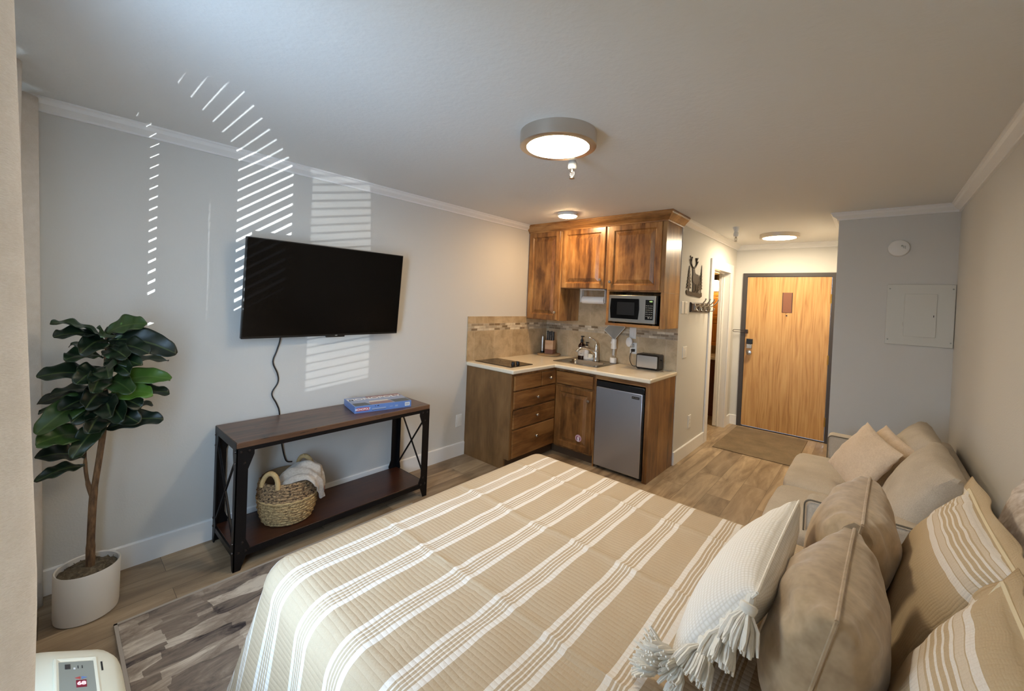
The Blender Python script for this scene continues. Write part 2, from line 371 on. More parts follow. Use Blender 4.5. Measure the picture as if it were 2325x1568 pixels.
def ringpanel(bm, u0, u1, v0, v1, rings, mp, back):
    """A framed panel: nested rectangles (inset, depth) closed in the middle and boxed back to depth `back`."""
    loops = []
    for ins, d in [(0, back)] + rings:
        loops.append([bm.verts.new(mp(u, v, d)) for u, v in ((u0+ins, v0+ins), (u1-ins, v0+ins), (u1-ins, v1-ins), (u0+ins, v1-ins))])
    for i in range(len(loops)-1):
        for k in range(4): bm.faces.new([loops[i][k], loops[i][(k+1) % 4], loops[i+1][(k+1) % 4], loops[i+1][k]])
    bm.faces.new(loops[-1]); bm.faces.new(loops[0][::-1]); bmesh.ops.recalc_face_normals(bm, faces=bm.faces)

def obj(name, bm, m, parent=None, bevel=0, smooth=False, seg=2, subsurf=0, label=None, kind=None, local=False, mods=None):
    if parent is not None and not local:
        off = Vector((0, 0, 0)); q = parent
        while q is not None: off += Vector(q.location); q = q.parent
        bmesh.ops.translate(bm, vec=-off, verts=bm.verts)
    me = bpy.data.meshes.new(name); bm.to_mesh(me); bm.free()
    o = bpy.data.objects.new(name, me); C.objects.link(o)
    if m: me.materials.append(m)
    if parent is not None: o.parent = parent
    if bevel:
        b = o.modifiers.new('bevel', 'BEVEL'); b.width = bevel; b.segments = seg; b.limit_method = 'ANGLE'; b.angle_limit = .6
        smooth = smooth or seg > 1
    if subsurf:
        s = o.modifiers.new('sub', 'SUBSURF'); s.levels = subsurf; s.render_levels = subsurf
    if smooth:
        for p in me.polygons: p.use_smooth = True
        if not subsurf:
            try: me.set_sharp_from_angle(angle=.7)
            except Exception: pass
    if label: o['label'] = label
    if kind: o['kind'] = kind
    return o
def thing(name, label, cat, loc=(0, 0, 0), group=None, rotz=0):
    o = bpy.data.objects.new(name, None); C.objects.link(o); o.location = loc; o.rotation_euler = (0, 0, rotz); o.empty_display_size = .05
    return tag(o, label, cat, group)
def tag(o, label, cat, group=None):
    o['label'] = label; o['category'] = cat
    if group: o['group'] = group
    return o
def struct(name, bm, m, parent=None, **kw):
    o = obj(name, bm, m, parent, **kw)
    if parent is None: o['kind'] = 'structure'
    return o
def boxo(name, m, b, parent=None, bevel=.002, **kw):
    bm = NB(); box(bm, *b); return obj(name, bm, m, parent, bevel=bevel, **kw)
def text(name, s, size, m, parent, mat, depth=.0004, bold=0, local=False):
    cu = bpy.data.curves.new(name, 'FONT'); cu.body = s; cu.size = size; cu.extrude = depth; cu.offset = bold; cu.align_x = 'CENTER'; cu.align_y = 'CENTER'
    tmp = bpy.data.objects.new(name+'_tmp', cu); C.objects.link(tmp)
    dg = bpy.context.evaluated_depsgraph_get(); me = bpy.data.meshes.new_from_object(tmp.evaluated_get(dg)); bpy.data.objects.remove(tmp)
    me.materials.clear(); me.materials.append(m); me.name = name
    o = bpy.data.objects.new(name, me); C.objects.link(o); o.parent = parent; off = Vector((0, 0, 0)); q = parent
    while q is not None and not local: off += Vector(q.location); q = q.parent
    o.matrix_local = Matrix.Translation(-off) @ mat; return o
def basis(o, x, y, z):
    return Matrix(((x[0], y[0], z[0], o[0]), (x[1], y[1], z[1], o[1]), (x[2], y[2], z[2], o[2]), (0, 0, 0, 1)))

# ---------------------------------------------------------------- setting
bm = NB(); box(bm, -.12, W+.12, YW-.12, YE+1.2, -.06, 0); struct('floor', bm, M['floor'])
bm = NB(); box(bm, -.12, W+.12, YW-.12, YE+1.2, H, H+.08); struct('ceiling', bm, M['ceil'])
bm = NB(); box(bm, -.12, 0, YW-.12, YB+.12, 0, H); struct('wall_left', bm, M['wall'])
bm = NB(); box(bm, W, W+.12, YW-.12, YP+.12, 0, H); struct('wall_right', bm, M['wall'])
bm = NB(); box(bm, 0, XH-.12, YB, YB+.1, 0, H); struct('wall_kitchen', bm, M['wall'])
bm = NB(); box(bm, XP, W, YP, YP+.1, 0, H); box(bm, XP, XP+.1, YP+.1, YE, 0, H); struct('wall_panel', bm, M['wall'])
DY0, DY1, DZ = 5.09, 5.835, 2.0                    # bathroom doorway
bm = NB(); box(bm, XH-.12, XH, YB, DY0-.015, 0, H); box(bm, XH-.12, XH, DY1+.015, YE, 0, H); box(bm, XH-.12, XH, DY0-.015, DY1+.015, DZ+.015, H); struct('wall_hall', bm, M['wall'])
DX0, DX1, DTOP = 1.724, 2.608, 1.973               # entry door leaf
bm = NB(); box(bm, XH-.12, DX0-.01, YE, YE+.12, 0, H); box(bm, DX1+.01, XP+.1, YE, YE+.12, 0, H); box(bm, DX0-.01, DX1+.01, YE, YE+.12, DTOP+.01, H); struct('wall_entry', bm, M['wall'])
# window wall with its opening
WX0, WX1, WZ0, WZ1 = .12, 2.80, .62, 2.12
bm = NB(); box(bm, 0, WX0, YW-.12, YW, 0, H); box(bm, WX1, W, YW-.12, YW, 0, H); box(bm, WX0, WX1, YW-.12, YW, 0, WZ0); box(bm, WX0, WX1, YW-.12, YW, WZ1, H); struct('wall_window', bm, M['wall'])
bm = NB()
for x, w_ in ((WX0, .05), (1.83, .105), (2.49, .11), (WX1-.05, .05)): box(bm, x, x+w_, YW-.1, YW-.04, WZ0, WZ1)  # the two inner posts are unseen, placed and widened to bound the glint stripes
box(bm, WX0, WX1, YW-.1, YW-.04, WZ0, WZ0+.05); box(bm, WX0, WX1, YW-.1, YW-.04, WZ1-.05, WZ1)
wn = struct('window_1', bm, M['trim'])
bm = NB(); box(bm, WX0+.02, WX1-.02, YW-.075, YW-.071, WZ0+.02, WZ1-.02); obj('pane', bm, M['glass'], wn)
# bathroom beyond the doorway
BY = 6.95
bm = NB(); box(bm, .2, XH-.12, BY, BY+.1, 0, H); box(bm, .1, .2, YB+.1, BY+.1, 0, H); box(bm, XH-.12, XH-.02, YE+.12, BY+.1, 0, H); struct('wall_bathroom', bm, M['bathwall'])
# crown mouldings
CR = [(0, H), (.055, H), (.055, H-.009), (.047, H-.014), (.04, H-.03), (.022, H-.043), (.013, H-.05), (.013, ZCB), (0, ZCB)]
trim_i = [0]
def crown(mp, a, b, sa, sb):
    trim_i[0] += 1; bm = NB(); moulding(bm, CR, mp, a, b, sa, sb); struct('trim_%d' % trim_i[0], bm, M['trim'])
crown(lambda t, d, h: (d, t, h), YW, 3.60, 1, 0)
crown(lambda t, d, h: (XH+d, t, h), YB, YE, 0, -1)
crown(lambda t, d, h: (t, YE-d, h), XH, XP, 1, -1)
crown(lambda t, d, h: (XP-d, t, h), YP, YE, -1, -1)
crown(lambda t, d, h: (t, YP-d, h), XP, W, -1, -1)
crown(lambda t, d, h: (W-d, t, h), YW, YP, 1, -1)
BBP = [(0, 0), (.014, 0), (.014, ZBB-.006), (.009, ZBB), (0, ZBB)]
def base(side, mp, a, b, sa, sb):
    bm = NB(); moulding(bm, BBP, mp, a, b, sa, sb); struct('baseboard_'+side, bm, M['trim'])
base('left', lambda t, d, h: (d, t, h), YW, 2.752, 1, 0)
base('hall', lambda t, d, h: (XH+d, t, h), YB, DY0-.105, 0, 0)
base('hall_far', lambda t, d, h: (XH+d, t, h), DY1+.105, YE, 0, -1)
base('entry', lambda t, d, h: (t, YE-d, h), XH, DX0-.05, 1, 0)
base('right', lambda t, d, h: (W-d, t, h), YW, YP, 1, -1)
base('panel', lambda t, d, h: (t, YP-d, h), XP, W, -1, -1)
base('window', lambda t, d, h: (t, YW+d, h), 0, W, 1, -1)
# tiled backsplash
bm = NB(); box(bm, 0, .009, 2.741, YB, ZC, 1.358); struct('backsplash_left', bm, M['tile_y'])
bm = NB(); box(bm, .009, 1.577, YB-.009, YB, ZC, 1.70); struct('backsplash_back', bm, M['tile_x'])

# bathroom doorway: casing, jambs and the edge of its door
CS = .11
bm = NB()
cs = [(DY0-CS, 0), (DY0, 0), (DY0, DZ), (DY1, DZ), (DY1, 0), (DY1+CS, 0), (DY1+CS, DZ+CS), (DY0-CS, DZ+CS)]
prism(bm, cs, lambda u, v, d: (XH+d, u, v), 0, .018)
dr2 = struct('door_2', bm, M['trim'], bevel=.004)
bm = NB(); box(bm, XH-.125, XH, DY0-.015, DY0, 0, DZ); box(bm, XH-.125, XH, DY1, DY1+.015, 0, DZ); box(bm, XH-.125, XH, DY0-.015, DY1+.015, DZ, DZ+.015); obj('jamb', bm, M['trim'], dr2)
bm = NB(); box(bm, XH-.075, XH-.06, DY1-.012, DY1, 0, DZ); box(bm, XH-.075, XH-.06, DY0, DY0+.012, 0, DZ); box(bm, XH-.075, XH-.06, DY0, DY1, DZ-.012, DZ); obj('door_stop', bm, M['trim'], dr2)
bm = NB(); box(bm, XH-.118, XH-.08, DY1-.036, DY1-.002, .008, DZ-.005); obj('sliding_door_edge', bm, M['trim'], dr2, bevel=.003)
# entry door
bm = NB()
fr = [(DX0-.05, 0), (DX0, 0), (DX0, DTOP), (DX1, DTOP), (DX1, 0), (DX1+.05, 0), (DX1+.05, DTOP+.048), (DX0-.05, DTOP+.048)]
prism(bm, fr, lambda u, v, d: (u, YE-d, v), -.1, .022)
d1 = struct('door_1', bm, M['bronze'], bevel=.003)
bm = NB(); box(bm, DX0+.003, DX1-.003, YE-.012, YE+.03, .018, DTOP-.003); obj('door_leaf', bm, M['oak'], d1, bevel=.002)
bm = NB(); box(bm, DX0, DX1, YE-.004, YE+.06, 0, .012); obj('threshold', bm, M['bronze'], d1)
for z in (1.71, .985, .25):
    bm = NB(); lathe(bm, [(.008, z-.055), (.008, z+.055)], DX1-.002, YE-.02, 12); obj('hinge', bm, M['brass'], d1, smooth=True)
bm = NB(); lathe(bm, [(.009, YE-.016), (.007, YE-.011)], 2.175, 1.487, 16, 'y'); obj('peephole', bm, M['rackboard'], d1)
def hard(name, b, m, bev=.004): return boxo(name, m, b, d1, bev)
hard('card_reader', (1.752, 1.822, YE-.05, YE-.012, 1.098, 1.162), M['black'])
hard('lock_plate', (1.752, 1.818, YE-.045, YE-.012, 1.035, 1.098), M['nickel'], .008)
bm = NB(); lathe(bm, [(.018, YE-.012), (.018, YE-.035), (.03, YE-.045), (.034, YE-.06), (.03, YE-.075), (.0, YE-.08)], 1.79, .985, 24, 'y'); obj('door_knob', bm, M['nickel'], d1, smooth=True)
bm = NB(); lathe(bm, [(.006, YE-.012), (.006, YE-.02), (0, YE-.021)], 1.788, .892, 12, 'y'); obj('lock_pin', bm, M['brass'], d1, smooth=True)
hard('guard_catch', (1.728, 1.762, YE-.05, YE-.012, 1.232, 1.282), M['rackboard'], .006)
bm = NB(); tube(bm, smooth_path([(1.74, YE-.045, 1.27), (1.66, YE-.055, 1.27), (1.60, YE-.06, 1.268), (1.592, YE-.06, 1.256), (1.60, YE-.06, 1.244), (1.66, YE-.055, 1.244), (1.74, YE-.045, 1.244)], 4), .0035); obj('swing_bar_guard', bm, M['rackboard'], d1, smooth=True)
pl = boxo('door_plaque', M['plaque'], (2.123, 2.229, YE-.018, YE-.012, 1.525, 1.775), None, .002)
tag(pl, 'small brown rectangular plaque fixed high on the oak entry door', 'sign')
bm = NB()
for x0, x1 in ((2.123, 2.129), (2.223, 2.229)): box(bm, x0, x1, YE-.021, YE-.017, 1.525, 1.775)
obj('plaque_edge', bm, M['rackboard'], pl)
# things on the floor
bm = NB(); box(bm, 1.70, 2.46, 4.93, 6.05, 0, .008)
tag(obj('entry_mat', bm, M['mat'], bevel=.003), 'flat brown woven mat on the floor before the oak entry door', 'door mat')
bm = NB(); box(bm, .50, 2.95, .235, 1.80, 0, .011); rg = tag(obj('area_rug', bm, M['rug'], bevel=.003), 'distressed grey and black patterned rug reaching out from under the bed', 'rug')
bm = NB(); box(bm, .49, 2.96, .224, .236, 0, .012); box(bm, .488, .502, .224, 1.81, 0, .012); obj('binding', bm, M['rugedge'], rg)

# ---------------------------------------------------------------- ceiling fixtures
def lamp(name, x, y, r, hh, mat, label, group=None, rimmat='lampmetal', rr=.8):
    t = thing(name, label, 'ceiling light', (x, y, H), group)
    bm = NB(); lathe(bm, [(r, H), (r, H-hh*.96), (r-.004, H-hh), (r*rr, H-hh), (r*rr, H-hh+.012)], x, y, 64, cap=False); obj('rim', bm, M[rimmat], t, smooth=True)
    bm = NB(); lathe(bm, [(r*rr, H-hh+.006), (r*rr*.97, H-hh-.001-(.006 if r < .1 else 0)), (r*.4, H-hh-.004-(.012 if r < .1 else 0)), (.001, H-hh-.005-(.013 if r < .1 else 0))], x, y, 64, cap=False); obj('diffuser', bm, M[mat], t, smooth=True)
    return t
lamp('flush_ceiling_light', 1.745, 1.705, .193, .07, 'lamp', 'large round nickel-rimmed ceiling light glowing above the bed', rr=.82)
lamp('flush_ceiling_light', 2.17, 5.36, .188, .042, 'lamp_hall', 'large round nickel-rimmed ceiling light in front of the entry door', rr=.84)
lamp('small_ceiling_light', .745, 3.30, .094, .026, 'lamp_small', 'small white ceiling light right before the upper kitchen cabinets', rimmat='white', rr=.9)
def sprinkler(x, y, zb, label):
    t = thing('fire_sprinkler', label, 'sprinkler', (x, y, H))
    bm = NB(); lathe(bm, [(.034, H), (.032, H-.012), (.018, H-.05), (.022, H-.056), (.026, H-.066), (.026, H-.088), (.02, H-.098), (.0, H-.098)], x, y, 28); obj('escutcheon', bm, M['white'], t, smooth=True)
    bm = NB(); lathe(bm, [(.009, H-.097), (.009, H-.108), (.012, H-.109), (.012, H-.116), (.0, H-.116)], x, y, 16)
    for s in (-1, 1): tube(bm, [(x+s*.011, y, H-.114), (x+s*.012, y, H-.13), (x+s*.003, y, H-.146)], .0028, 6)
    lathe(bm, [(.0, H-.145), (.014, H-.146), (.015, H-.15), (.0, H-.15)], x, y, 18); lathe(bm, [(.003, H-.116), (.003, H-.145)], x, y, 8); obj('sprinkler_head', bm, M['nickel'], t, smooth=True)
sprinkler(1.67, 1.958, 0, 'white and nickel fire sprinkler hanging just behind the light over the bed')
sprinkler(1.885, 4.72, 0, 'small fire sprinkler on the hallway ceiling beyond the kitchen cabinets')
t = thing('smoke_detector', 'round white smoke detector high on the narrow wall above the electrical panel', 'smoke detector', (3.112, YP, 2.074))
bm = NB(); lathe(bm, [(.066, YP), (.066, YP-.012), (.061, YP-.026), (.05, YP-.031), (.0, YP-.033)], 3.112, 2.074, 40, 'y'); obj('cover', bm, M['white'], t, smooth=True)
bm = NB(); lathe(bm, [(.007, YP-.031), (.006, YP-.035), (0, YP-.035)], 3.13, 2.09, 14, 'y'); obj('test_button', bm, M['greyplate'], t, smooth=True)
bm = NB()
for k in range(3): box(bm, 3.136+k*.006, 3.139+k*.006, YP-.033, YP-.028, 2.072-k*.003, 2.09)
obj('vent_slot', bm, M['greyplate'], t)
# electrical panel
t = thing('electrical_panel', 'painted electrical panel with a hinged door on the narrow wall', 'electrical panel', (3.245, YP, 1.318))
boxo('cover_plate', M['panelpaint'], (3.058, 3.434, YP-.016, YP, 1.318, 1.79), t, .004)
pd = boxo('panel_door', M['panelpaint'], (3.162, 3.339, YP-.022, YP-.015, 1.387, 1.716), t, .002)
boxo('latch', M['darkink'], (3.322, 3.326, YP-.025, YP-.02, 1.541, 1.556), pd, 0)
for z in (1.48, 1.65):
    bm = NB(); lathe(bm, [(.004, z-.014), (.004, z+.014)], 3.160, YP-.02, 10); obj('hinge', bm, M['panelpaint'], pd, smooth=True)
for x, z in ((3.075, 1.755), (3.42, 1.755), (3.075, 1.355), (3.42, 1.355)):
    bm = NB(); lathe(bm, [(.005, YP-.016), (.004, YP-.019), (0, YP-.0195)], x, z, 10, 'y'); obj('screw', bm, M['greyplate'], t)

# ---------------------------------------------------------------- switches and outlets
def plate(name, label, cat, mp, u0, u1, z0, z1, kind='rocker', group=None, n=1):
    """mp(u, z, d): point on the wall at outward distance d"""
    t = thing(name, label, cat, mp((u0+u1)/2, z0, 0), group)
    bm = NB(); ringpanel(bm, u0, u1, z0, z1, [(0, .004), (.003, .006)], mp, 0); obj('wall_plate', bm, M['white'], t)
    w = (u1-u0)
    for k in range(n):
        c = u0+w*(k+.5)/n; hw = min(.0165, w/n*.3); zc = (z0+z1)/2
        if kind == 'rocker':
            bm = NB(); ringpanel(bm, c-hw, c+hw, zc-.033, zc+.033, [(0, .009), (.002, .0095)], mp, .004); obj('rocker', bm, M['white'], t)
        elif kind == 'duplex':
            for dz in (-.02, .02):
                bm = NB(); ringpanel(bm, c-.016, c+.016, zc+dz-.0135, zc+dz+.0135, [(0, .008), (.002, .0085)], mp, .004); s = obj('socket', bm, M['white'], t)
                bm = NB()
                for du in (-.006, .006): ringpanel(bm, c+du-.0012, c+du+.0012, zc+dz-.002, zc+dz+.006, [(0, .0088)], mp, .006)
                obj('slot', bm, M['darkink'], s)
    return t
LW = lambda u, z, d: (d, u, z)
HW = lambda u, z, d: (XH+d, u, z)
BW = lambda u, z, d: (u, YB-.009-d, z)
plate('wall_outlet', 'white outlet plate low on the long wall just left of the kitchen', 'outlet', LW, 2.641, 2.715, .285, .403, 'rocker')
plate('light_switch', 'pale blank double wall plate left of the coat hook rack', 'wall plate', HW, 4.09, 4.165, 1.475, 1.595, 'none')
plate('light_switch', 'narrow pale wall plate nearest the coat hook rack', 'wall plate', HW, 4.185, 4.255, 1.475, 1.595, 'none')
plate('light_switch', 'white rocker light switch below the coat hook rack', 'light switch', HW, 4.19, 4.305, 1.03, 1.145, 'rocker', n=1)
plate('wall_outlet', 'white outlet low on the hallway wall above the baseboard', 'outlet', HW, 4.45, 4.535, .275, .41, 'duplex')
plate('backsplash_switch', 'upper white switch plate on the backsplash below the microwave', 'light switch', BW, 1.086, 1.158, 1.19, 1.306, 'rocker')
t2 = plate('backsplash_outlet', 'lower white outlet on the backsplash behind the plugged-in adapter', 'outlet', BW, 1.10, 1.172, 1.035, 1.15, 'duplex')
t = thing('plug_in_adapter', 'rounded white plug-in air freshener in the backsplash outlet', 'air freshener', (1.105, YB-.02, 1.14))
bm = NB(); lathe(bm, [(.001, -.027), (.02, -.026), (.031, -.016), (.034, 0), (.034, .012), (.02, .02), (.001, .02)], 0, 0, 28)
bmesh.ops.scale(bm, vec=(1, 1.45, 1), verts=bm.verts); bmesh.ops.rotate(bm, matrix=Matrix.Rotation(PI/2, 3, 'X'), verts=bm.verts); bmesh.ops.translate(bm, vec=(1.105, YB-.045, 1.155), verts=bm.verts); obj('body', bm, M['white'], t, smooth=True)
bm = NB(); box(bm, 1.12, 1.152, YB-.06, YB-.02, 1.10, 1.14); obj('vial', bm, M['clear'], t, bevel=.004)

# ---------------------------------------------------------------- deer wall art and coat rack
def deer():
    t = None; bm = NB(); mp = lambda u, v, d: (XH+d, u, v)
    def P(*pts): prism(bm, [(4.19+a*.50, 1.655+b*.37) for a, b in pts], mp, .004, .009)
    # ground strip
    P((.0, .10), (.03, .16), (.12, .13), (.35, .12), (.6, .15), (.8, .09), (.98, .13), (1.0, .02), (.9, -.02), (.6, .0), (.3, .0), (.06, .03))
    # deer body, neck, head and legs as one outline
    P((.36, .42), (.40, .36), (.40, .1), (.45, .1), (.46, .36), (.48, .38), (.49, .1), (.53, .1), (.54, .36), (.58, .33), (.62, .1), (.66, .1), (.66, .33), (.70, .34), (.70, .1), (.74, .1), (.735, .36), (.77, .45), (.76, .56), (.70, .62), (.55, .63), (.49, .67), (.46, .76), (.42, .80), (.36, .785), (.335, .74), (.35, .70), (.36, .60), (.34, .50))
    # antlers
    for s in (-1, 1):
        tube(bm, smooth_path([mp(4.19+(.40+s*.03)*.5, 1.655+.78*.37, .0065), mp(4.19+(.40+s*.13)*.5, 1.655+.84*.37, .0065), mp(4.19+(.40+s*.17)*.5, 1.655+.94*.37, .0065), mp(4.19+(.40+s*.12)*.5, 1.655+1.07*.37, .0065)], 4), .0075, 6)
        for h, w_ in ((.90, .17), (1.0, .15)): tube(bm, [mp(4.19+(.40+s*w_)*.5, 1.655+(h-.03)*.37, .0065), mp(4.19+(.40+s*(w_+.09))*.5, 1.655+(h+.09)*.37, .0065)], .005, 5)
        continue
        tube(bm, [mp(4.19+(.40+s*.01)*.5, 1.655+.79*.37, .0065), mp(4.19+(.40+s*.07)*.5, 1.655+.86*.37, .0065), mp(4.19+(.40+s*.085)*.5, 1.655+.94*.37, .0065), mp(4.19+(.40+s*.055)*.5, 1.655+1.06*.37, .0065)], .0045, 6)
        for h in (.88, .96, 1.02): tube(bm, [mp(4.19+(.40+s*.075)*.5, 1.655+(h-.02)*.37, .0065), mp(4.19+(.40+s*.12)*.5, 1.655+(h+.06)*.37, .0065)], .0035, 5)
    # pines
    def pine(cx, w, h0, h1, n):
        L = [(cx-.012, h0-.1), (cx-.012, h0)]; Rr = []
        for k in range(n):
            f = k/n; ww = w*(1-f); z = h0+(h1-h0)*f
            L += [(cx-ww, z+.01), (cx-ww*.45, z+(h1-h0)/n*.9)]; Rr += [(cx+ww, z+.01), (cx+ww*.45, z+(h1-h0)/n*.9)]
        poly = L + [(cx, h1)] + Rr[::-1] + [(cx+.012, h0), (cx+.012, h0-.1)]
        P(*poly)
    pine(.15, .15, .2, .82, 7); pine(.92, .085, .22, .92, 8); pine(.80, .07, .2, .62, 5)
    return tag(obj('metal_wall_art', bm, M['graphite']), 'dark metal cut-out of a deer among pines on the hallway wall', 'wall art')
deer()
t = thing('coat_rack', 'dark wooden coat rack with four metal hooks on the hallway wall', 'coat rack', (XH, 4.65, 1.49))
bm = NB(); ringpanel(bm, 4.34, 4.985, 1.492, 1.593, [(0, .010), (.012, .020)], HW, 0); obj('board', bm, M['rackboard'], t)
for k in range(4):
    y = 4.44+k*.148
    bm = NB()
    tube(bm, smooth_path([HW(y, 1.553, .024), HW(y, 1.556, .05), HW(y, 1.575, .085), HW(y, 1.61, .115), HW(y, 1.625, .122)], 5), [.006]*20+[.005], 8)
    tube(bm, smooth_path([HW(y, 1.553, .03), HW(y, 1.528, .032), HW(y, 1.508, .05), HW(y, 1.51, .075), HW(y, 1.53, .085)], 5), .0055, 8)
    for p in (HW(y, 1.63, .123), HW(y, 1.533, .086)):
        n0 = len(bm.verts); lathe(bm, [(.0, p[2]-.009), (.007, p[2]-.006), (.009, p[2]), (.007, p[2]+.006), (0, p[2]+.009)], p[0], p[1], 12)
    ringpanel(bm, y-.011, y+.011, 1.515, 1.585, [(0, .024), (.003, .026)], HW, .018)
    obj('hook', bm, M['nickel'], t, smooth=True)

# ---------------------------------------------------------------- kitchen: base units
def knob(parent, p, n, r=.0155):
    """A round cabinet knob at p standing out along the unit axis n ('x' or '-y')."""
    bm = NB(); prof = [(.006, 0), (.0055, .012), (r*.8, .016), (r, .021), (r*.85, .027), (.0, .029)]
    if n == 'x': lathe(bm, [(a, p[0]+b) for a, b in prof], p[1], p[2], 18, 'x')
    else: lathe(bm, [(a, p[1]-b) for a, b in prof], p[0], p[2], 18, 'y')
    return obj('knob', bm, M['nickel'], parent, smooth=True, label='brushed nickel knob')
XL = .59
FX = lambda u, v, d: (XL+d, u, v)     # fronts that face +x
FY = lambda u, v, d: (u, YF-d, v)     # fronts that face -y
SLAB = [(0, .014), (.004, .018)]
RAISED = [(0, .014), (.004, .018), (.048, .018), (.054, .010), (.059, .005), (.065, .005), (.094, .0165)]
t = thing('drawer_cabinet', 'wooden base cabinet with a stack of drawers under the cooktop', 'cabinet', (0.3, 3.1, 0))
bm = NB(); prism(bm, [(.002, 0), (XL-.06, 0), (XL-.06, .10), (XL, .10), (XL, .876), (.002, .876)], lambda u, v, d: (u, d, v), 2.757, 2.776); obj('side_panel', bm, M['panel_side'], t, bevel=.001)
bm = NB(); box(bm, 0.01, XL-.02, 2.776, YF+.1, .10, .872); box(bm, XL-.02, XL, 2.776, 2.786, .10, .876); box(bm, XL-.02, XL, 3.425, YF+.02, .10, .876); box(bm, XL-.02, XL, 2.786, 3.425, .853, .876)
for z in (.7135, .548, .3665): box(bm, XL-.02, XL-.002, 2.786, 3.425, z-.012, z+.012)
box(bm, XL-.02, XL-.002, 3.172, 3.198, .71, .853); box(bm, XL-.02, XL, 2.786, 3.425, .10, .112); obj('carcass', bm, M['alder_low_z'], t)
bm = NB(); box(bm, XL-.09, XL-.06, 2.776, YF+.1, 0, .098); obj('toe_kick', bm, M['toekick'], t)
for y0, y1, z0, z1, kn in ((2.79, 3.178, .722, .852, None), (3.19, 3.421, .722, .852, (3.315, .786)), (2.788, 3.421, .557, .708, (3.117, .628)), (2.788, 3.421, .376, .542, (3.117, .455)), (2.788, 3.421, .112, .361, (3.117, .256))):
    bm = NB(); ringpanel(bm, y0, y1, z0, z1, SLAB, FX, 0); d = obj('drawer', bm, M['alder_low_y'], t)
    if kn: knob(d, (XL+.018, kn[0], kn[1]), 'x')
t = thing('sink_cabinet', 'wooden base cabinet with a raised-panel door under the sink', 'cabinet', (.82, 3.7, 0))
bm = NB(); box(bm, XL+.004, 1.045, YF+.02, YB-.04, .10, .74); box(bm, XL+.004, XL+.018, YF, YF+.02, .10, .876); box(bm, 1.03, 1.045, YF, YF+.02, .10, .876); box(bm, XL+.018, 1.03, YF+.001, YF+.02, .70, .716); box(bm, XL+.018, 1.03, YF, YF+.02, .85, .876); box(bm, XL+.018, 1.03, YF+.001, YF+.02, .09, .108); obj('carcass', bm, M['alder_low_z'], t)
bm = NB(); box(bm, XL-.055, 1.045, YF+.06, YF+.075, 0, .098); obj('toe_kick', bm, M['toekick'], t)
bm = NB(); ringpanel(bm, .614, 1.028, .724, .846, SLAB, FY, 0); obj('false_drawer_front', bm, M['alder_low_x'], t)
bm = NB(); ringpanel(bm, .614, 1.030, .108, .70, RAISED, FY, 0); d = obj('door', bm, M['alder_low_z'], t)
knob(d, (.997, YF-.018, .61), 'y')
st = NB(); lathe(st, [(.034, YF-.018), (.034, YF-.0195), (0, YF-.0195)], .9, .232, 28, 'y'); st = tag(obj('round_sticker', st, M['pinksticker']), 'small round pink sticker low on the sink cabinet door', 'sticker')
bm = NB(); A = lambda r, a: (.9+r*math.cos(a), YF-.0202, .232+r*math.sin(a))
tube(bm, [A(.02, 2*PI*k/40+PI*.62) for k in range(0, 16)], .0032, 6); tube(bm, [A(.02, -.9+k*.1) for k in range(0, 17)], .0032, 6); obj('dark_arc_mark', bm, M['plumink'], st)
bm = NB(); box(bm, .894, .906, YF-.0215, YF-.019, .202, .24); obj('white_bar_mark', bm, M['ink'], st)
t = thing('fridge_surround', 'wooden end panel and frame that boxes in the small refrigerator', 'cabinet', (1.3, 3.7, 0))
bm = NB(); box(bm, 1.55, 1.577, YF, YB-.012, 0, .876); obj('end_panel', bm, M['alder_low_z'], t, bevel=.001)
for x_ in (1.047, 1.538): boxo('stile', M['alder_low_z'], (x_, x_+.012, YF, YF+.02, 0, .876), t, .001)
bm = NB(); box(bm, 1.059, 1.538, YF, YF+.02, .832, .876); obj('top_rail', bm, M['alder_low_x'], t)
# fridge
t = thing('mini_fridge', 'compact stainless refrigerator with black trim under the counter', 'refrigerator', (1.3, 3.7, 0))
boxo('cabinet_body', M['black'], (1.064, 1.533, YF+.035, YB-.06, .012, .822), t, .004)
boxo('top_trim', M['black'], (1.064, 1.533, YF-.008, YF+.034, .770, .822), t, .006)
dd = boxo('door', M['fridge_steel'], (1.066, 1.518, YF-.012, YF+.03, .03, .767), t, .006)
boxo('hinge_side_edge', M['black'], (1.5185, 1.532, YF-.006, YF+.03, .03, .767), dd, .003)
lg = boxo('badge', M['black'], (1.421, 1.490, YF-.0145, YF-.011, .716, .737), t, .001)
bm = NB()
for k in range(7): box(bm, 1.428+k*.0082, 1.4335+k*.0082, YF-.0152, YF-.0142, .722+.001*(k % 2), .731-.001*(k % 3))
obj('badge_lettering', bm, M['nickel'], lg)
for x in (1.09, 1.50): boxo('foot', M['black'], (x-.015, x+.015, YF+.04, YF+.07, 0, .013), t, .002)

# countertop with a sink cut-out
SX0, SX1, SY0, SY1 = .515, .935, 3.60, 3.875
xs = [0, SX0, XRC, SX1, XEC]; ys = [YAC, YSC, SY0, SY1, YB-.009]
bm = NB(); vv = {}
def gv(i, j):
    if (i, j) not in vv: vv[i, j] = bm.verts.new((xs[i], ys[j], ZC))
    return vv[i, j]
for i in range(4):
    for j in range(4):
        if j == 0 and i >= 2: continue
        if 1 <= i <= 2 and j == 2: continue
        bm.faces.new([gv(i, j), gv(i+1, j), gv(i+1, j+1), gv(i, j+1)])
r = bmesh.ops.extrude_face_region(bm, geom=bm.faces[:]); bmesh.ops.translate(bm, vec=(0, 0, -.038), verts=[g for g in r['geom'] if isinstance(g, bmesh.types.BMVert)])
bmesh.ops.recalc_face_normals(bm, faces=bm.faces)
tag(obj('countertop', bm, M['counter'], bevel=.011, seg=3), 'cream L-shaped laminate countertop over the wooden base cabinets', 'countertop')
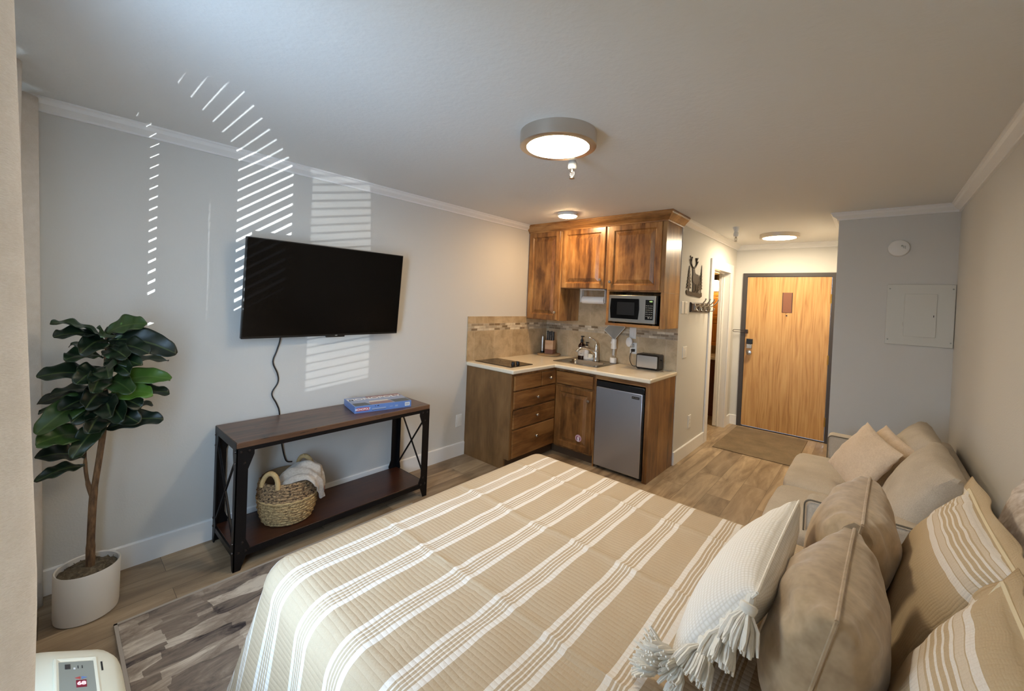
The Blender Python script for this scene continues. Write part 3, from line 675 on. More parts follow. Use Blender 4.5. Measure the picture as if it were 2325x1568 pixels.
# sink
t = thing('kitchen_sink', 'small stainless drop-in sink set into the cream countertop', 'sink', (.72, 3.74, ZC))
bm = NB()
def rrect(x0, x1, y0, y1, r, z, n=5):
    o = []
    for cx, cy, a0 in ((x1-r, y1-r, 0), (x0+r, y1-r, PI/2), (x0+r, y0+r, PI), (x1-r, y0+r, 1.5*PI)):
        for k in range(n+1):
            a = a0+PI/2*k/n; o.append((cx+r*math.cos(a), cy+r*math.sin(a), z))
    return o
loops = [rrect(.465, .995, 3.545, 4.03, .02, ZC+.001), rrect(.467, .993, 3.547, 4.028, .02, ZC+.006), rrect(.485, .975, 3.565, 4.01, .03, ZC+.006), rrect(.49, .97, 3.57, 4.005, .03, ZC+.003), rrect(.52, .93, 3.605, 3.87, .05, ZC+.003), rrect(.528, .922, 3.613, 3.862, .05, ZC-.012), rrect(.54, .91, 3.625, 3.85, .06, ZC-.13), rrect(.57, .88, 3.655, 3.82, .06, ZC-.15)]
L = [[bm.verts.new(p) for p in lp] for lp in loops]
for a, b in zip(L[:-1], L[1:]):
    n = len(a)
    for k in range(n): bm.faces.new([a[k], a[(k+1) % n], b[(k+1) % n], b[k]])
bm.faces.new(L[-1]); bmesh.ops.recalc_face_normals(bm, faces=bm.faces)
for f in bm.faces: f.normal_flip() if False else None
obj('basin', bm, M['sinksteel'], t, smooth=True)
bm = NB(); lathe(bm, [(.04, ZC-.1495), (.036, ZC-.147), (.02, ZC-.149), (0, ZC-.149)], .725, 3.735, 24); obj('drain', bm, M['chrome'], t, smooth=True)
zs = ZC+.004
# faucet
t = thing('kitchen_faucet', 'chrome single-lever faucet behind the sink', 'faucet', (.745, 3.965, zs))
bm = NB(); lathe(bm, [(.032, zs), (.03, zs+.012), (.022, zs+.03), (.022, zs+.10), (.0, zs+.10)], .745, 3.965, 24); obj('body', bm, M['chrome'], t, smooth=True)
bm = NB(); tube(bm, smooth_path([(.74, 3.955, zs+.06), (.70, 3.91, zs+.115), (.655, 3.86, zs+.135), (.615, 3.82, zs+.12), (.60, 3.80, zs+.088)], 6), [.017]*14+[.016]*6+[.017]*5, 14); obj('spout', bm, M['chrome'], t, smooth=True)
bm = NB(); lathe(bm, [(.022, zs+.10), (.024, zs+.115), (.02, zs+.165), (.012, zs+.185), (0, zs+.187)], .745, 3.965, 20); tube(bm, smooth_path([(.745, 3.965, zs+.175), (.735, 3.955, zs+.21), (.71, 3.94, zs+.235), (.675, 3.92, zs+.248)], 5), [.012, .011, .010, .009, .009, .008, .008, .007, .007, .006, .006, .006, .006, .006, .005, .004], 10); obj('lever', bm, M['chrome'], t, smooth=True)
# bottles
def bottle_amber():
    x, y = .548, 3.985; t = thing('soap_bottle', 'tall dark amber pump bottle with a pale label behind the sink', 'bottle', (x, y, zs))
    bm = NB(); lathe(bm, [(.036, zs), (.039, zs+.004), (.039, zs+.135), (.034, zs+.155), (.018, zs+.172), (.014, zs+.18), (.014, zs+.19), (0, zs+.19)], x, y, 28); obj('body', bm, M['amber'], t, smooth=True)
    bm = NB(); lathe(bm, [(.0392, zs+.032), (.0396, zs+.033), (.0396, zs+.122), (.0392, zs+.123)], x, y, 28, cap=False); lb = obj('label', bm, M['label'], t, smooth=True, label='pale printed paper label')
    bm = NB(); R = .0402
    for k, (z0, z1, a0, a1) in enumerate(((.106, .109, -2.2, -1.0), (.098, .1, -2.2, -1.5), (.09, .092, -2.2, -1.5), (.06, .062, -1.5, -.9), (.054, .056, -1.5, -.9), (.036, .038, -2, -1.5))):
        tube(bm, [(x+R*math.cos(a0+(a1-a0)*q/6), y+R*math.sin(a0+(a1-a0)*q/6), zs+z0) for q in range(7)], .0008, 4)
    obj('text_lines', bm, M['darkink'], lb, kind='stuff'); bm = NB()
    tube(bm, [(x+R*math.cos(-1.85+.25*math.cos(q)), y+R*math.sin(-1.85+.25*math.cos(q)), zs+.055+.011*math.sin(q)) for q in [PI*.3+1.5*PI*j/12 for j in range(13)]], .0016, 5); obj('logo_mark', bm, M['darkink'], lb)
    bm = NB(); lathe(bm, [(.016, zs+.182), (.017, zs+.19), (.016, zs+.21), (.007, zs+.214), (.006, zs+.238), (.014, zs+.24), (.014, zs+.252), (0, zs+.254)], x, y, 18); box(bm, x-.008, x+.026, y-.007, y+.007, zs+.241, zs+.252, None); obj('pump', bm, M['black'], t, smooth=True)
bottle_amber()
x, y = .615, 3.98
t = thing('white_bottle', 'white lotion bottle between the amber bottle and the faucet', 'bottle', (x, y, zs))
bm = NB(); lathe(bm, [(.028, zs), (.031, zs+.004), (.03, zs+.08), (.024, zs+.115), (.018, zs+.135), (.013, zs+.145), (0, zs+.147)], x, y, 24); obj('body', bm, M['white'], t, smooth=True)
bm = NB(); lathe(bm, [(.012, zs+.144), (.011, zs+.158), (.005, zs+.162), (.005, zs+.176), (.011, zs+.178), (.012, zs+.188), (0, zs+.19)], x, y, 14); box(bm, x-.005, x+.022, y-.005, y+.005, zs+.179, zs+.187); obj('pump', bm, M['graphite'], t, smooth=True)
bm = NB(); lathe(bm, [(.0312, zs+.03), (.0312, zs+.065)], x, y, 24, cap=False); lathe(bm, [(.0316, zs+.058), (.0316, zs+.061)], x, y, 24, cap=False); obj('label', bm, M['label'], t, smooth=True)
x, y = .672, 3.985
t = thing('sponge_holder', 'little cream sponge in a white tray beside the faucet', 'sponge holder', (x, y, zs))
boxo('tray', M['white'], (x-.033, x+.033, y-.025, y+.025, zs, zs+.022), t, .004); boxo('sponge', M['ivory'], (x-.028, x+.028, y-.015, y+.015, zs+.01, zs+.062), t, .006)
# fan-shaped catcher tool
x, y = .945, 3.975; z0 = ZC+.007
t = thing('bug_catcher', 'white upright bug catcher with a grey mesh fan head by the sink', 'bug catcher', (x, y, z0))
bm = NB(); lathe(bm, [(.033, z0), (.035, z0+.004), (.035, z0+.05), (.032, z0+.054), (0, z0+.054)], x, y, 28); obj('base_cup', bm, M['white'], t, smooth=True)
bm = NB(); lathe(bm, [(.017, z0+.05), (.017, z0+.15)], x, y, 20); obj('clear_tube', bm, M['clear'], t, smooth=True)
bm = NB(); lathe(bm, [(.009, z0+.078), (.01, z0+.15), (0, z0+.15)], x, y, 14); obj('inner_rod', bm, M['white'], t, smooth=True)
bm = NB(); lathe(bm, [(.029, z0+.148), (.03, z0+.154), (.026, z0+.20), (.028, z0+.248), (.024, z0+.254), (0, z0+.254)], x, y, 24); box(bm, x-.034, x-.024, y-.006, y+.006, z0+.20, z0+.222); obj('handle', bm, M['white'], t, smooth=True)
fan = [(x-.006, z0+.25), (x+.008, z0+.25), (x+.118, z0+.383), (x+.108, z0+.392), (x-.07, z0+.392), (x-.122, z0+.338)]
bm = NB(); prism(bm, fan, lambda u, v, d: (u, y+d, v), -.001, .001); hd = obj('mesh_head', bm, M['mesh'], t)
bm = NB(); tube(bm, [(u, y, v) for u, v in fan[2:]+fan[:1]], .0028, 6); tube(bm, [(u, y, v) for u, v in fan[1:3]], .0028, 6); obj('head_frame', bm, M['white'], hd, smooth=True)
# tray with knife block and grinder
x, y = .155, 3.90
bm = NB(); lathe(bm, [(.125, ZC), (.132, ZC+.004), (.135, ZC+.016), (.13, ZC+.02), (0, ZC+.02)], x, y, 48); tag(obj('round_tray', bm, M['traywood'], smooth=True), 'round wooden turntable tray in the counter corner', 'tray')
zt = ZC+.02
t = thing('knife_block', 'pale wooden knife block with four knives on the round tray', 'knife block', (.165, 3.91, zt))
Rk = Matrix.Translation((.175, 3.90, 0)) @ Matrix.Rotation(.25, 4, 'Z')
bm = NB(); box(bm, -.05, .05, -.045, .045, zt, zt+.05, Rk); obj('base', bm, M['plaque'], t, bevel=.003)
bm = NB(); box(bm, -.05, .05, -.045, .045, zt+.05, zt+.155, Rk); obj('block', bm, M['blockwood'], t, bevel=.004)
for k in range(4):
    bm = NB(); xx = -.036+k*.024; box(bm, xx-.008, xx+.008, -.012, .014, zt+.155, zt+.262-.006*(k % 2), Rk); kn = obj('knife_handle', bm, M['black'], t, bevel=.004)
    bm = NB(); box(bm, xx-.0075, xx-.004, -.0135, -.011, zt+.157, zt+.255, Rk); obj('steel_spine', bm, M['nickel'], kn)
x, y = .075, 3.885
t = thing('pepper_grinder', 'slim stainless grinder standing left of the knife block', 'grinder', (x, y, zt))
bm = NB(); lathe(bm, [(.022, zt), (.022, zt+.022), (0, zt+.022)], x, y, 20); obj('base', bm, M['black'], t, smooth=True)
bm = NB(); lathe(bm, [(.0215, zt+.022), (.0225, zt+.1), (.021, zt+.175), (.016, zt+.198), (0, zt+.207)], x, y, 24); obj('body', bm, M['steel'], t, smooth=True)
# toaster
t = thing('toaster', 'black two-slice toaster with a silver front at the counter end', 'toaster', (1.35, 3.945, ZC), rotz=.06)
bm = NB(); box(bm, -.112, .112, -.075, .085, .006, .15); obj('body', bm, M['toastside'], t, bevel=.016, seg=4, local=True)
bm = NB(); prism(bm, [(-.096+.004, .02), (.096-.004, .02), (.1, .026), (.1, .132), (.094, .138), (-.094, .138), (-.1, .132), (-.1, .026)], lambda u, v, d: (u, -.0745-d, v), 0, .004); obj('front_panel', bm, M['toastface'], t, bevel=.002, local=True)
for yy in (-.03, .035):
    bm = NB(); box(bm, -.08, .08, yy-.013, yy+.013, .1495, .152); obj('bread_slot', bm, M['blackgloss'], t, local=True)
bm = NB(); box(bm, .105, .128, -.02, .02, .095, .108); obj('lever', bm, M['black'], t, bevel=.004, local=True)
for a in (-.09, .09):
    bm = NB(); box(bm, a-.012, a+.012, -.05, .06, 0, .008); obj('foot', bm, M['black'], t, local=True)
bm = NB(); tube(bm, smooth_path([(1.232, 3.955, ZC+.035), (1.215, 3.95, ZC+.012), (1.165, 3.96, ZC+.012), (1.125, 3.985, ZC+.06), (1.12, 4.005, ZC+.12), (1.145, 4.0, ZC+.155), (1.142, 4.012, ZC+.17)], 8), .0035, 8); box(bm, 1.127, 1.157, 3.997, 4.026, ZC+.145, ZC+.172)
tag(obj('power_cord', bm, M['rubber'], smooth=True), 'black cord looping from the toaster up to the backsplash outlet', 'cord')
# cooktop
t = thing('cooktop', 'dark glass two-burner cooktop set into the left counter', 'cooktop', (.265, 3.0, ZC))
boxo('glass_plate', M['glasstop'], (.03, .51, 2.835, 3.16, ZC, ZC+.007), t, .003)
for yy in (2.955, 3.025):
    bm = NB(); lathe(bm, [(.021, ZC+.006), (.02, ZC+.01), (.0165, ZC+.012), (.015, ZC+.03), (.0, ZC+.031)], .43, yy, 20); box(bm, .412, .448, yy-.003, yy+.003, ZC+.028, ZC+.035); obj('knob', bm, M['black'], t, smooth=True)
for xx, rr in ((.13, .075), (.3, .07)):
    bm = NB(); lathe(bm, [(rr, ZC+.0071), (rr, ZC+.0074), (rr-.004, ZC+.0074), (rr-.004, ZC+.0071)], xx, 3.0, 40, cap=False); obj('burner_ring', bm, M['graphite'], t)

# ---------------------------------------------------------------- upper cabinets
YU = 3.650
UY = lambda u, v, d: (u, YU-d, v)
UR = [(0, .014), (.004, .018), (.050, .018), (.056, .009), (.061, .004), (.068, .004), (.102, .016)]
def upper(name, label, x0, x1, z0, z1, dz0, dz1, kx, kz, dx0, dx1, side=None):
    t = thing(name, label, 'cabinet', ((x0+x1)/2, (YU+YB)/2, z0))
    bm = NB(); box(bm, x0, x1, YU, YB-.011, z0, z1); obj('carcass', bm, M['alder_z'], t, bevel=.0015)
    bm = NB(); ringpanel(bm, dx0, dx1, dz0, dz1, UR, UY, 0); d = obj('door', bm, M['alder_z'], t)
    knob(d, (kx, YU-.018, kz), 'y')
    return t
upper('wall_cabinet', 'tall narrow upper cabinet in the corner beside the long wall', .003, .456, 1.333, 2.312, 1.342, 2.300, .415, 1.425, .02, .438)
upper('wall_cabinet', 'short middle upper cabinet above the paper towel holder', .457, 1.010, 1.686, 2.312, 1.690, 2.300, .945, 1.775, .472, .978)
t = thing('wall_cabinet', 'upper cabinet with an open microwave shelf at the right end', 'cabinet', (1.29, (YU+YB)/2, 1.33))
bm = NB(); box(bm, 1.011, 1.576, YU, YB-.011, 1.662, 2.312); box(bm, 1.011, 1.037, YU, YB-.011, 1.336, 1.662); box(bm, 1.546, 1.576, YU, YB-.011, 1.332, 1.662); box(bm, 1.037, 1.546, YB-.03, YB-.011, 1.36, 1.662); obj('carcass', bm, M['alder_z'], t, bevel=.0015)
bm = NB(); box(bm, 1.011, 1.546, YU-.012, YB-.011, 1.332, 1.358); obj('shelf', bm, M['alder_x'], t, bevel=.002)
bm = NB(); ringpanel(bm, 1.022, 1.540, 1.674, 2.300, UR, UY, 0); d = obj('door', bm, M['alder_z'], t); knob(d, (1.052, YU-.018, 1.755), 'y')
# cabinet crown
CC = [(0, 2.300), (.012, 2.300), (.014, 2.312), (.022, 2.318), (.034, 2.334), (.050, 2.352), (.062, 2.362), (.066, 2.372), (.070, 2.374), (.070, H-.001), (0, H-.001)]
bm = NB(); moulding(bm, CC, lambda t_, d, h: (t_, YU-d, h), .003, 1.576, 0, 1); moulding(bm, CC, lambda t_, d, h: (1.576+d, t_, h), YU, YB-.011, -1, 0)
tag(obj('cabinet_crown', bm, M['alder_x']), 'stepped wooden crown moulding along the top of the upper cabinets', 'crown moulding')
# microwave
t = thing('microwave', 'stainless countertop microwave on the shelf of the upper cabinets', 'microwave', (1.29, 3.8, 1.36))
mx0, mx1, mz0, mz1, my = 1.046, 1.512, 1.372, 1.630, 3.632
boxo('housing', M['black'], (mx0+.004, mx1+.01, my+.02, 3.99, mz0, mz1), t, .004)
for xx in (1.08, 1.48): boxo('foot', M['black'], (xx-.012, xx+.012, my+.05, my+.08, 1.358, mz0), t, 0)
dm = boxo('front_frame', M['steel'], (mx0, mx1, my, my+.022, mz0, mz1), t, .004)
UM = lambda u, v, d: (mx0+u*(mx1-mx0), my-d, mz0+v*(mz1-mz0))
bm = NB(); prism(bm, [(.055, .13), (.65, .13), (.67, .5), (.66, .87), (.05, .87), (.035, .5)], UM, 0, .0025); gl = obj('door_window', bm, M['blackgloss'], t)
bm = NB(); prism(bm, [(.19, .27), (.57, .27), (.57, .74), (.19, .74)], UM, .0025, .003); obj('window_mesh', bm, M['black'], gl)
bm = NB(); prism(bm, [(.795, .14), (.955, .14), (.955, .85), (.795, .85)], UM, 0, .0025); cp = obj('control_panel', bm, M['blackgloss'], t)
text('clock_digits', '4:03', .017, M['green'], cp, basis(UM(.905, .79, .0032), (1, 0, 0), (0, 0, 1), (0, -1, 0)))
bm = NB()
for r_ in range(6):
    for c_ in range(4):
        u = .82+c_*.036; v = .64-r_*.075; w_ = .009 if (r_+c_) % 3 else .013; prism(bm, [(u-w_, v-.012), (u+w_, v-.012), (u+w_, v+.012), (u-w_, v+.012)], UM, .0025, .003)
obj('button_marks', bm, M['greyplate'], cp, kind='stuff')
for u in (.868, .92):
    bm = NB(); prism(bm, [(u+.02*math.cos(a), .215+.024*math.sin(a)) for a in [k*PI/6 for k in range(12)]], UM, .0025, .004); obj('button', bm, M['nickel'], cp)
bm = NB(); prism(bm, [(.30, .055), (.41, .055), (.41, .085), (.30, .085)], UM, 0, .0008)
obj('maker_mark', bm, M['greyplate'], dm)
# paper towel holder
t = thing('paper_towel_holder', 'white paper towel bracket under the middle upper cabinet', 'paper towel holder', (.77, 3.80, 1.686))
boxo('top_plate', M['white'], (.635, .925, 3.755, 3.845, 1.676, 1.686), t, .003)
for xx in (.632, .918): boxo('arm', M['white'], (xx, xx+.01, 3.77, 3.83, 1.545, 1.68), t, .004)
bm = NB(); lathe(bm, [(.036, .650), (.038, .653), (.038, .907), (.036, .910), (.019, .910), (.019, .650)], 3.80, 1.572, 32, 'x', cap=False); tag(obj('paper_towel_roll', bm, M['paper'], smooth=True), 'white paper towel roll held under the middle upper cabinet', 'paper towels')

# ---------------------------------------------------------------- bathroom glimpse
t = thing('bathroom_vanity', 'dark red-brown vanity with a cream top seen through the bathroom doorway', 'vanity', (1.1, 6.6, 0))
boxo('cabinet', M['vanity'], (.75, 1.40, 6.32, BY-.003, 0, .81), t, .004); boxo('vanity_top', M['counter'], (.74, 1.42, 6.29, BY-.003, .81, .85), t, .008)
bm = NB(); ringpanel(bm, 1.08, 1.38, .12, .76, [(0, .012), (.05, .012), (.056, .004)], lambda u, v, d: (u, 6.32-d, v), 0); obj('door', bm, M['vanity'], t)
t = thing('bathroom_wall_cabinet', 'honey-coloured wooden wall cabinet seen through the bathroom doorway', 'cabinet', (1.1, 6.85, 1.0))
boxo('carcass', M['bathwood'], (.72, 1.42, 6.72, BY-.003, .98, 1.78), t, .004)
for a, b in ((.98, 1.36), (1.38, 1.77)):
    bm = NB(); ringpanel(bm, 1.06, 1.41, a, b, [(0, .014), (.04, .014), (.046, .006), (.07, .012)], lambda u, v, d: (u, 6.72-d, v), 0); obj('door', bm, M['bathwood'], t)
t = thing('bathroom_sconce', 'glowing glass shade on a dark bronze arm inside the bathroom', 'wall light', (1.225, BY, 1.98))
bm = NB(); lathe(bm, [(.03, 1.80), (.052, 1.81), (.056, 1.86), (.05, 1.93), (.03, 1.955), (0, 1.955)], 1.225, 6.55, 24); obj('glass_shade', bm, M['lamp_bath'], t, smooth=True)
bm = NB(); lathe(bm, [(.04, 1.955), (.042, 2.02), (.02, 2.04), (0, 2.04)], 1.225, 6.55, 20); tube(bm, [(1.225, 6.55, 2.03), (1.225, 6.75, 2.05), (1.225, BY, 2.05)], .012, 8); obj('arm', bm, M['rackboard'], t, smooth=True)
# ---------------------------------------------------------------- television
t = thing('television', 'black flat-screen television tilted down on the long wall', 'television', (.10, 1.34, 1.23))
ty0, ty1, th = .790, 1.886, .628; tl = .052
zdir = Vector((tl, 0, math.sqrt(th*th-tl*tl))).normalized(); xdir = Vector((0, 1, 0)); ndir = xdir.cross(zdir)
T0 = Vector((.092, ty0, 1.228))
TV = lambda u, v, d: T0 + xdir*u + zdir*v + ndir*d
def tvbox(u0, u1, v0, v1, d0, d1):
    bm = NB(); vs = box(bm, u0, u1, v0, v1, d0, d1)
    for v in bm.verts: v.co = TV(*v.co)
    bmesh.ops.recalc_face_normals(bm, faces=bm.faces); return bm
tw = ty1-ty0
obj('bezel', tvbox(0, tw, 0, th, -.03, 0), M['black'], t, bevel=.003)
obj('screen', tvbox(.006, tw-.006, .014, th-.006, -.002, .0008), M['screen'], t)
obj('back_housing', tvbox(.2, tw-.2, .05, th-.2, -.055, -.029), M['black'], t, bevel=.008)
s = obj('sensor_bar', tvbox(tw*.475, tw*.60, -.010, .003, -.012, .002), M['black'], t, bevel=.003)
obj('maker_mark', tvbox(tw*.533, tw*.548, .001, .006, .002, .0026), M['greyplate'], s)
boxo('wall_mount', M['iron'], (0, .06, 1.2, 1.48, 1.38, 1.62), t, .003)
bm = NB(); tube(bm, smooth_path([(.035, 1.035, 1.26), (.02, 1.035, 1.20), (.012, 1.02, 1.13), (.012, 1.0, 1.06), (.012, 1.03, .98), (.012, 1.035, .92), (.012, 1.0, .85), (.012, 1.03, .78), (.012, 1.05, .72), (.014, 1.06, .60), (.016, 1.075, .48), (.02, 1.10, .38), (.02, 1.14, .36)], 6), .0045, 8)
tag(obj('power_cord', bm, M['rubber'], smooth=True), 'thin dark wavy cord hanging down the wall below the television', 'cord')

# ---------------------------------------------------------------- console table
cx0, cx1, cy0, cy1, ct = .03, .448, .69, 1.972, .705
t = thing('console_table', 'industrial console table of dark wood and black iron under the television', 'console table', (.24, 1.33, 0))
boxo('top', M['darkwood'], (cx0, cx1, cy0, cy1, ct-.032, ct), t, .003)
bm = NB(); box(bm, cx0+.004, cx1-.004, cy0-.002, cy0+.004, ct-.045, ct-.002); box(bm, cx0+.004, cx1-.004, cy1-.004, cy1+.002, ct-.045, ct-.002)
box(bm, cx0+.01, cx1-.004, cy0+.01, cy1-.01, ct-.055, ct-.031); obj('apron_frame', bm, M['iron'], t)
boxo('shelf', M['darkshelf'], (cx0+.02, cx1-.012, cy0+.012, cy1-.012, .085, .105), t, .002)
bm = NB(); box(bm, cx1-.014, cx1-.004, cy0+.01, cy1-.01, .07, .102); box(bm, cx0+.008, cx0+.02, cy0+.01, cy1-.01, .07, .102); box(bm, cx0+.01, cx1-.005, cy0+.002, cy0+.012, .07, .102); box(bm, cx0+.01, cx1-.005, cy1-.012, cy1-.002, .07, .102); obj('shelf_frame', bm, M['iron'], t)
lw = .058
for (lx, sx) in ((cx1, -1), (cx0, 1)):
    for (ly, sy) in ((cy0, 1), (cy1, -1)):
        bm = NB(); b = [lx, lx+sx*lw]; c = [ly, ly+sy*lw]
        # angle-iron leg: two flat plates with flared gussets at the top and foot
        prof = [(0, 0), (lw*.62, 0), (lw*.95, .055), (lw*1.35, .115), (lw, .165), (lw, ct-.155), (lw*1.25, ct-.115), (lw*1.5, ct-.075), (lw*1.5, ct-.034), (0, ct-.034)]
        prism(bm, [(ly+sy*u, v) for u, v in prof], lambda u, v, d: (lx+sx*d, u, v), 0, .007)
        prism(bm, [(lx+sx*u*.75, v) for u, v in prof], lambda u, v, d: (u, ly+sy*d, v), 0, .007)
        g = obj('leg', bm, M['iron'], t, bevel=.001)
        s_ = 1 if sx < 0 else -1
        for u, v in ((.022, ct-.052), (.062, ct-.052), (.04, ct-.115), (.022, .10), (.058, .10), (.04, .15)):
            bm = NB(); p = Vector((lx, ly+sy*u, v)); lathe(bm, [(.0075, p.x), (.0055, p.x+s_*.005), (0, p.x+s_*.006)], p.y, p.z, 10, 'x'); obj('rivet', bm, M['rivet'], g, smooth=True)
        for u, v in ((.018, ct-.052), (.018, ct-.115), (.018, .10), (.018, .15)):
            bm = NB(); p = Vector((lx+sx*u, ly, v)); lathe(bm, [(.0075, p.y), (.0055, p.y-sy*.005), (0, p.y-sy*.006)], p.x, p.z, 10, 'y'); obj('rivet', bm, M['rivet'], g, smooth=True)
for ye in (cy0+.008, cy1-.008):
    for za, zb in ((.14, ct-.09), (ct-.09, .14)):
        bm = NB(); tube(bm, [(cx1-.03, ye, za), (cx0+.03, ye, zb)], .007, 6); obj('cross_brace', bm, M['iron'], t)

# board game box
def gamebox():
    bw, bd, bh = .415, .262, .048
    o = thing('board_game_box', 'blue board game box with white lettering on the console table', 'board game', (.235, 1.652, ct), rotz=0)
    # long side runs along +y; local frame: u along the long side, w towards the room
    ang = .20
    X = Vector((math.sin(ang)*1, math.cos(ang), 0)); Y = Vector((math.cos(ang), -math.sin(ang), 0)); Zv = Vector((0, 0, 1))
    def G(u, w, z): return X*u + Y*w + Zv*z
    def gb(u0, u1, w0, w1, z0, z1):
        bm = NB(); box(bm, u0, u1, w0, w1, z0, z1)
        for v in bm.verts: v.co = G(*v.co)
        bmesh.ops.recalc_face_normals(bm, faces=bm.faces); return bm
    obj('lower_tray', gb(-bw/2+.002, bw/2-.002, -bd/2+.002, bd/2-.002, 0, .02), M['boxblue'], o, local=True)
    lid = obj('lid', gb(-bw/2, bw/2, -bd/2, bd/2, .004, bh), M['boxblue'], o, bevel=.001, local=True)
    def top(name, pts, m, z=bh, dz=.0004):
        bm = NB(); prism(bm, pts, lambda u, v, d: G(u, v, d), z, z+dz); return obj(name, bm, M[m], lid, local=True)
    top('sky_print', [(-bw/2+.003, -bd/2+.003), (bw/2-.003, -bd/2+.003), (bw/2-.003, bd/2-.003), (-bw/2+.003, bd/2-.003)], 'boxsky')
    top('title_print', [(-.06, -.123), (.2, -.123), (.2, -.055), (-.06, -.055)], 'boxpink', bh+.0004)
    top('dark_print', [(-.2, .045), (-.11, .045), (-.085, .125), (-.2, .125)], 'boxdark', bh+.0004)
    top('dark_print', [(.075, .04), (.2, .04), (.2, .125), (.085, .125)], 'boxdark', bh+.0004)
    top('card_print', [(-.075, .02), (.062, .02), (.065, .05), (-.08, .05)], 'label', bh+.0004)
    top('card_print', [(-.085, .055), (.07, .055), (.075, .118), (-.09, .118)], 'boxpink', bh+.0004)
    text('title_lettering', 'MONOPOLY', .072, M['ink'], lid, basis(G(-.005, -.058, bh+.0012), X, -Y, Zv), .0005, .0012, local=True)
    def side(name, pts, m, d0=0, d1=.0006):
        bm = NB(); prism(bm, pts, lambda u, v, d: G(u, bd/2+d, v), d0, d1); return obj(name, bm, M[m], lid, local=True)
    side('title_plate', [(-.195, .014), (-.107, .014), (-.107, .036), (-.195, .036)], 'boxred')
    text('side_lettering', 'MONOPOLY', .0185, M['ink'], lid, basis(G(-.151, bd/2+.0012, .0248), X, Zv, Y), .0003, .0005, local=True)
    side('tray_picture', [(-.085, .012), (.012, .012), (.016, .024), (-.088, .024)], 'boxsky'); side('tray_picture', [(-.085, .010), (.012, .010), (.012, .013), (-.085, .013)], 'darkink')
    side('small_mark', [(-.066, .036), (-.060, .036), (-.060, .041), (-.066, .041)], 'darkink'); side('small_mark', [(-.05, .036), (-.036, .036), (-.036, .041), (-.05, .041)], 'darkink')
    side('maker_marks', [(.042, .02), (.064, .02), (.064, .025), (.042, .025)], 'boxsky'); side('maker_marks', [(.082, .016), (.104, .016), (.104, .028), (.082, .028)], 'boxsky')
    side('barcode_plate', [(.158, .012), (.195, .012), (.195, .038), (.158, .038)], 'ink')
    bm = NB()
    for k in range(9):
        if k % 3 != 2: prism(bm, [(.163+k*.0033, .017), (.1648+k*.0033, .017), (.1648+k*.0033, .034), (.163+k*.0033, .034)], lambda u, v, d: G(u, bd/2+d, v), .0006, .001)
    obj('barcode', bm, M['darkink'], lid, local=True)
gamebox()

# ---------------------------------------------------------------- basket and throw
bx, by, bz = .235, 1.04, .1065
t = thing('storage_basket', 'round woven seagrass basket with two handles on the console shelf', 'basket', (bx, by, bz))
def wovenband(prof_r, z0, z1, rows, per, amp, n=72):
    bm = NB(); uvl = bm.loops.layers.uv.new('UVMap'); rings = []; m = rows*5
    for j in range(m+1):
        f = j/m; z = z0+(z1-z0)*f; row = f*rows; ring = []
        for k in range(n):
            a = 2*PI*k/n; ph = a*per + (int(row) % 2)*PI
            rr = prof_r(f) + amp*(abs(math.sin(PI*row))**.6)*(.65+.35*math.sin(ph)) + .002*noise.noise((a*5, z*40, 1))
            ring.append(bm.verts.new((bx+rr*math.cos(a), by+rr*math.sin(a), z)))
        rings.append(ring)
    for j in range(m):
        for k in range(n):
            f = bm.faces.new([rings[j][k], rings[j][(k+1) % n], rings[j+1][(k+1) % n], rings[j+1][k]])
            for l, (a, b) in zip(f.loops, ((k, j), (k+1, j), (k+1, j+1), (k, j+1))): l[uvl].uv = (a/n*12, b/m*rows*.35)
    return bm, rings
bm, rg_ = wovenband(lambda f: .135+.03*math.sin(min(1, f*1.3)*PI/2), bz, bz+.15, 9, 18, .009)
bm.faces.new(rg_[0][::-1]); obj('lower_weave', bm, M['basket_light'], t, smooth=True, label='pale straw lower weave')
bm, _ = wovenband(lambda f: .165-.012*f*f, bz+.15, bz+.262, 6, 22, .013); obj('upper_weave', bm, M['basket_dark'], t, smooth=True, label='dark brown upper weave')
bm = NB(); tube(bm, [(bx+.171*math.cos(2*PI*k/48), by+.171*math.sin(2*PI*k/48), bz+.152) for k in range(49)], .006, 8); obj('band', bm, M['seagrass'], t, smooth=True)
bm = NB(); lathe(bm, [(.15, bz+.262), (.148, bz+.20), (.13, bz+.03), (0, bz+.02)], bx, by, 48, cap=False); obj('lining', bm, M['basket_dark'], t, smooth=True)
for sgn in (-1, 1):
    bm = NB(); pts = [(bx+.858*.056*math.cos(a)-sgn*.514*(.160-.012*math.sin(a)), by+.514*.056*math.cos(a)+sgn*.858*(.160-.012*math.sin(a)), bz+.245+.082*math.sin(a)) for a in [PI*k/16 for k in range(17)]]
    tube(bm, pts, .0125, 10)
    for i in range(len(pts)-1):
        p, q = Vector(pts[i]), Vector(pts[i+1])
        for f in (0, .5): tube(bm, [p.lerp(q, f)-(q-p).normalized()*.003, p.lerp(q, f)+(q-p).normalized()*.003], .0142, 10)
    obj('handle', bm, M['seagrass'], t, smooth=True)
